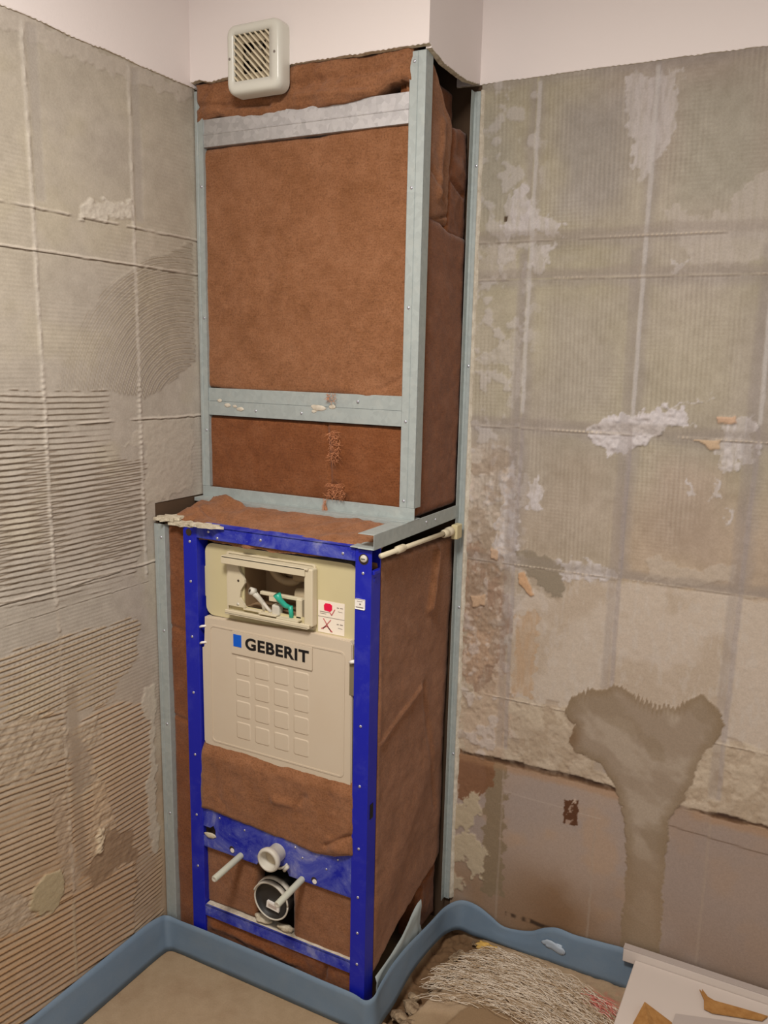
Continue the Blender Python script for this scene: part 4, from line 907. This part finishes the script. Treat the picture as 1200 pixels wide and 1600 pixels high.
# spring clips at both edges
for z_ in (.885, .845): bm = NB(); tube(bm, [(.128, yk-.002, z_), (.136, yk-.004, z_+.004), (.145, yk+.002, z_+.005)], .0028, 8); obj('spring_clip', bm, M_white, ci, True)
bm = NB(); box(bm, (.538, yk+.003, .84), (.551, yk+.02, .915), .002, 1); box(bm, (.534, yk-.001, .80), (.550, yk+.01, .875), .002, 1); obj('side_latch', bm, mat('latch', (128, 116, 92), .6), ci)
bm = NB(); tube(bm, [(.538, yk-.004, .877), (.550, yk-.006, .882)], .004, 8); obj('latch_pin', bm, M_white, ci, True)

# ---------------------------------------------------------------- water pipe under the ledge channel
t = thing('water_pipe', (.61, -.2, 1.105), 'thin white water pipe with couplings under the ledge channel', 'pipe')
px = .601
bm = NB(); tube(bm, [(px, -.425, 1.1155), (px, -.05, 1.106)], .0055, 14); obj('tube', bm, M_cream2, t, True)
bm = NB(); lathe(bm, [(.0055, 0), (.0085, .003), (.0085, .026), (.0075, .029), (.0085, .032), (.0075, .036), (.0055, .038)], (px, -.355, 1.1137), Y, 18); obj('coupling', bm, M_cream2, t, True)
bm = NB(); lathe(bm, [(.006, 0), (.010, .004), (.010, .02), (.0085, .022), (.0115, .025), (.0115, .045), (.009, .05)], (px, -.110, 1.106), Y, 18); obj('coupling', bm, M_cream2, t, True)
bm = NB(); box(bm, (.600, -.062, 1.085), (.617, -.030, 1.121), .003, 2); obj('wall_fitting', bm, M_cream, t)

# ---------------------------------------------------------------- extractor fan
fx0, fx1, fz0, fz1 = .136, .278, 2.071, 2.213; yw = -D1-.0125
t = thing('extractor_fan', ((fx0+fx1)/2, yw, fz0), 'square white extractor fan with diagonal slats on the boxing front', 'fan')
def scl(lp, k, cx_=(fx0+fx1)/2, cz_=(fz0+fz1)/2): return [((p[0]-cx_)*k+cx_, (p[1]-cz_)*k+cz_) for p in lp]
op = rrect(.157, .251, 2.097, 2.191, .003, 5); bm = NB()
lo_ = rrect(fx0, fx1, fz0, fz1, .020, 5)
loops = [(lo_, yw), (scl(lo_, 1.0), yw-.022), (scl(lo_, .985), yw-.030), (scl(lo_, .94), yw-.0355), (scl(lo_, .88), yw-.037), (op, yw-.037), (op, yw-.030)]
rings = [[bm.verts.new((p[0], y, p[1])) for p in lp] for lp, y in loops]
for A_, B_ in zip(rings, rings[1:]):
    for k in range(len(A_)): bm.faces.new((A_[k], A_[(k+1) % len(A_)], B_[(k+1) % len(A_)], B_[k]))
obj('housing', bm, M_fan, t, True)
# diagonal slats clipped to the square opening
sx0, sx1, sz0, sz1 = .157, .251, 2.097, 2.191
for k in range(-7, 8):
    c0 = k*.0138  # line: (x-xc)+(z-zc) = c0 -> running top-left to bottom-right
    xc, zc = (sx0+sx1)/2, (sz0+sz1)/2; h_ = .047; pts = []
    a0 = max(-h_, c0-h_); a1 = min(h_, c0+h_)
    if a1-a0 < .006: continue
    A0 = Vector((xc+a0, yw-.033, zc+c0-a0)); A1 = Vector((xc+a1, yw-.033, zc+c0-a1))
    d = (A1-A0).normalized(); n_ = Vector((-d.z, 0, d.x))
    bm = NB(); hw = .0019
    cs = [n_*hw+Vector((0, -.003, 0)), n_*-hw+Vector((0, -.003, 0)), n_*(-hw-.001)+Vector((0, .003, 0)), n_*(hw-.001)+Vector((0, .003, 0))]
    R0 = [bm.verts.new(A0+c) for c in cs]; R1 = [bm.verts.new(A1+c) for c in cs]
    for q in range(4): bm.faces.new((R0[q], R0[(q+1) % 4], R1[(q+1) % 4], R1[q]))
    bm.faces.new(R0[::-1]); bm.faces.new(R1); obj('slat', bm, M_cream2, t)
bm = NB(); ring(bm, rrect(.1555, .2505, 2.0965, 2.1915, .001, 5), [(.204+.043*math.cos(math.radians(a)), 2.144+.043*math.sin(math.radians(a))) for a in [45/2+0]*0] or [(.204+.043*math.cos(math.atan2(p[1]-2.144, p[0]-.203)), 2.144+.043*math.sin(math.atan2(p[1]-2.144, p[0]-.203))) for p in rrect(.1555, .2505, 2.0965, 2.1915, .001, 5)], yw-.026, yw-.022); obj('duct_ring', bm, M_fanin, t)
bm = NB(); lathe(bm, [(.043, .022), (.043, .003), (0, .003)], (.204, yw, 2.144), NY, 32); obj('duct', bm, M_dark, t)
bm = NB(); lathe(bm, [(.020, .004), (.020, .018), (.016, .021), (0, .021)], (.204, yw, 2.144), NY, 24); obj('motor_hub', bm, M_fanin, t, True)
for b in range(5):
    a = 2*math.pi*b/5+.3; bm = NB(); vs = []
    for rr2, dy, da in ((.018, .0, -.25), (.040, .0, -.30), (.040, .008, .35), (.018, .006, .3)):
        vs.append((.203+rr2*math.cos(a+da), yw-.006-dy, 2.144+rr2*math.sin(a+da)))
    v0 = [bm.verts.new(p) for p in vs]; v1 = [bm.verts.new((p[0], p[1]-.0015, p[2])) for p in vs]
    bm.faces.new(v0); bm.faces.new(v1[::-1])
    for q in range(4): bm.faces.new((v0[q], v1[q], v1[(q+1) % 4], v0[(q+1) % 4]))
    obj('fan_blade', bm, M_fanin, t)
for x in (.1465, .2645):
    bm = NB(); lathe(bm, [(.0028, 0), (.0028, .0006), (0, .0007)], (x, yw-.0372, 2.144), NY, 12); obj('screw', bm, M_inkg, t)

# ---------------------------------------------------------------- blue sealing tape
def ribbon(name, label, pts, m, th=.0016, sub=8, cat='tape', wav=.0015, seed=1):
    """pts: (xlo,ylo,zlo,xhi,yhi,zhi)"""
    P_ = np.array(pts, float); n = len(P_); tt = np.arange(n); res = []
    for s in np.linspace(0, n-1, (n-1)*sub+1):
        i = min(int(s), n-2); f = s-i; p0, p1, p2, p3 = P_[max(i-1, 0)], P_[i], P_[i+1], P_[min(i+2, n-1)]
        res.append(.5*((2*p1)+(-p0+p2)*f+(2*p0-5*p1+4*p2-p3)*f*f+(-p0+3*p1-3*p2+p3)*f**3))
    R_ = np.array(res); bm = NB(); rows = []; nv = 7
    for i in range(len(R_)):
        lo, hi = R_[i, :3], R_[i, 3:]; tg = R_[min(i+1, len(R_)-1)]-R_[max(i-1, 0)]; tg = (tg[:3]+tg[3:]); up = hi-lo
        nr = np.cross(tg, up); nr = nr/(np.linalg.norm(nr)+1e-9)
        w0 = [wav*float(fbm(np.array([i*.03]), np.array([q*.3]), .3, 3, seed)[0])*2 for q in range(nv)]
        w0[0] *= .3; w0[-1] *= .6
        rows.append(([lo+(hi-lo)*q/(nv-1)+nr*w0[q] for q in range(nv)], nr))
    fr_ = [[bm.verts.new(p) for p in r] for r, _ in rows]; bk_ = [[bm.verts.new(p-nn*th) for p in r] for r, nn in rows]
    for G, flip in ((fr_, 0), (bk_, 1)):
        for A_, B_ in zip(G, G[1:]):
            for q in range(nv-1):
                f = (A_[q], A_[q+1], B_[q+1], B_[q]); bm.faces.new(f[::-1] if flip else f)
    for A_, B_, C_, D_ in zip(fr_, fr_[1:], bk_, bk_[1:]):
        bm.faces.new((A_[0], B_[0], D_[0], C_[0])); bm.faces.new((A_[-1], C_[-1], D_[-1], B_[-1]))
    bm.faces.new([*fr_[0], *bk_[0][::-1]]); bm.faces.new([*fr_[-1], *bk_[-1][::-1]])
    o = obj(name, bm, m, None, True)
    if label: tag(o, label, cat)
    return o
zt = .108
R1 = []
def rp(x, y, zl, zh, dx=0, dy=0): R1.append((x, y, zl, x+dx, y+dy, zh))
for y in (-2.5, -1.9, -1.4, -1.1, -.9, -.75, -.62, -.53): rp(.020, y, .001, zt, -.012, 0)
rp(.021, -.485, .001, .104, -.010, .004); rp(.027, -.463, .001, .096, -.010, .006); rp(.06, -.458, .001, .092, 0, .006)
for x, z in ((.14, .094), (.25, .094), (.36, .093), (.47, .091), (.56, .090)): rp(x, -.458, .001, z, 0, .006)
rp(.600, -.461, .001, .090, 0, .004); rp(.620, -.445, .002, .100, -.002, 0); rp(.622, -.41, .006, .106, -.006, 0)
rp(.624, -.35, .012, .107, -.012, 0); rp(.622, -.27, .026, .104, -.010, 0); rp(.624, -.20, .028, .098, -.008, 0); rp(.626, -.13, .022, .092, -.006, 0)
rp(.630, -.065, .010, .086, -.006, 0.008); rp(.650, -.026, .004, .088, 0, .010)
for x, zl, zh in ((.69, .0, .086), (.73, .002, .070), (.765, .003, .052), (.80, .003, .052), (.845, .001, .064), (.88, .0, .086), (.915, .0, .098), (.96, .0, .095), (1.03, .0, .100), (1.10, .0, .104), (1.3, .0, .1), (1.8, .0, .1), (2.4, .0, .1)):
    rp(x, -.024, zl, zh, 0, .012)
ribbon('sealing_tape', 'long blue grey sealing tape running round the floor edge of walls and boxing', R1, M_strip, seed=3)
# grey fleece flap standing behind the tape
ribbon('fleece_flap', 'pale torn fleece flap poking up between the tape and the boxing side', [(.606, -.405, .03, .598, -.400, .108), (.607, -.34, .03, .600, -.335, .118), (.608, -.28, .04, .600, -.275, .130), (.608, -.23, .05, .600, -.225, .150), (.608, -.195, .06, .602, -.190, .168), (.607, -.175, .07, .603, -.174, .172)], M_fleece, cat='fleece', wav=.003, seed=8)
# hardened sealant bits
tag(obj('foam_scrap', blobm((.735, -.060, .012), .014, 33, (1.4, .8, .8), 3, .6), M_foam, None, True), 'torn yellow foam scrap lying in front of the blue tape', 'foam')
tag(obj('foam_scrap', blobm((.765, -.055, .010), .010, 37, (1.6, .6, .6), 3, .6), M_foam, None, True), 'smaller yellow foam crumb right of the first scrap', 'foam')
tag(obj('silicone_smear', blobm((.908, -.0205, .050), .016, 39, (1.9, .25, .8), 3, .5), plastic('milky_silicone', (176, 188, 200)), None, True), 'milky white smear on the blue tape under the back wall', 'sealant')

# ---------------------------------------------------------------- rubble and glass fibre beside the boxing
rs = random.Random(11)
for i in range(28):
    s = rs.random(); y = -.40+s*.37; x = .645+.055*s+rs.uniform(-.018, .03); r = rs.uniform(.006, .016)
    tag(obj('rubble_piece', blobm((x, y, r*.3-.012), r, 50+i, (1.2, 1, .75), 2, .45), M_stone), 'brown mortar crumb in the rubble beside the boxing', 'rubble', 'mortar crumbs in the gap beside the boxing')
bm = NB(); arcc = (.86, -.62)
for k in range(5200):
    if k % 3: a = rs.gauss(math.radians(78), math.radians(26)); r = .36+.20*rs.random()**.8
    else: a = rs.gauss(math.radians(96), math.radians(14)); r = rs.uniform(.40, .57)
    x = arcc[0]+r*math.cos(a); y = arcc[1]+r*math.sin(a)
    if not (.668 < x < 1.108 and -.30 < y < -.030): continue
    if x < .74 and y > -.10-(.74-x)*1.5+.02: continue
    ln = rs.uniform(.012, .060); da = a+math.pi/2+rs.gauss(0, .22); dx_, dy_ = math.cos(da), math.sin(da); z = .007+rs.uniform(0, .010); cz_ = rs.uniform(-.001, .008); w_ = rs.uniform(.0002, .0006); bn = rs.gauss(0, .12)
    pts = [(x+dx_*ln*(t_-.5)-dy_*ln*bn*math.sin(t_*3.14), y+dy_*ln*(t_-.5)+dx_*ln*bn*math.sin(t_*3.14), z+cz_*math.sin(t_*math.pi)) for t_ in (0, .33, .66, 1)]
    if max(p[1] for p in pts) > -.028 or max(p[0] for p in pts) > 1.109: continue
    pr = [(bm.verts.new((p[0]-dy_*w_, p[1]+dx_*w_, p[2])), bm.verts.new((p[0]+dy_*w_, p[1]-dx_*w_, p[2]+w_))) for p in pts]
    red_ = (x-1.06)**2+(y+.11)**2 < .0014 and rs.random() < .5; tan_ = rs.random() < .45
    for A_, B_ in zip(pr, pr[1:]): f = bm.faces.new((A_[0], A_[1], B_[1], B_[0])); f.material_index = 1 if red_ else (2 if tan_ else 0)
tag(obj('glass_fibre_mat', bm, [M_fibre, M_fibrer, M_fibret]), 'frayed whitish glass fibres scattered on the floor before the tape', 'fibres', kind='stuff')

# ---------------------------------------------------------------- white packaging at lower right
t = thing('packaging_box', (1.3, -.2, 0), 'white flat packaging box on the floor against the back wall', 'box')
bm = NB(); box(bm, (1.113, -.50, .0), (1.62, -.034, .099), .0015, 1); obj('box_body', bm, M_tray, t)
bm = NB(); box(bm, (1.083, -.033, .084), (1.62, -.014, .118), .002, 2); obj('rim', bm, M_tray, t)
bm = NB(); prism(bm, [(1.083, -.014), (1.083, -.033), (1.62, -.033), (1.62, -.014)], lambda p: (p[0], p[1], .1182), lambda p: (p[0], p[1]+.0, .121)); obj('flap_edge', bm, M_trayg, t)
def sheet(name, poly, z0, th, m, label, cat, zf=None):
    bm = NB(); zf = zf or (lambda p: 0)
    prism(bm, poly, lambda p: (p[0], p[1], z0+zf(p)), lambda p: (p[0], p[1], z0+th+zf(p))); return tag(obj(name, bm, m), label, cat)
sheet('white_card', [(1.226, -.198), (1.228, -.168), (1.42, -.104), (1.6, -.05), (1.6, -.40), (1.30, -.40)], .0992, .003, M_trayg, 'thin grey white card sheet lying on the packaging box', 'card')
sheet('cardboard_scrap', [(1.265, -.068), (1.272, -.074), (1.270, -.064), (1.285, -.083), (1.30, -.088), (1.36, -.082), (1.41, -.079), (1.40, -.098), (1.30, -.128), (1.282, -.124), (1.278, -.095)], .1024, .003, M_card, 'torn pointed brown cardboard scrap on top of the packaging box', 'cardboard')
bm = NB()
v_ = [bm.verts.new(p) for p in ((1.150, -.240, .0995), (1.160, -.178, .0995), (1.225, -.195, .0995), (1.240, -.30, .0995), (1.15, -.30, .0995), (1.163, -.185, .118), (1.20, -.30, .122))]
for f in ((0, 1, 5), (1, 2, 5), (0, 5, 6, 4), (5, 2, 3, 6), (4, 6, 3), (0, 4, 3, 2, 1)): bm.faces.new([v_[k] for k in f])
tag(obj('cardboard_scrap', bm, M_card), 'folded brown cardboard corner at the front left of the packaging box', 'cardboard')
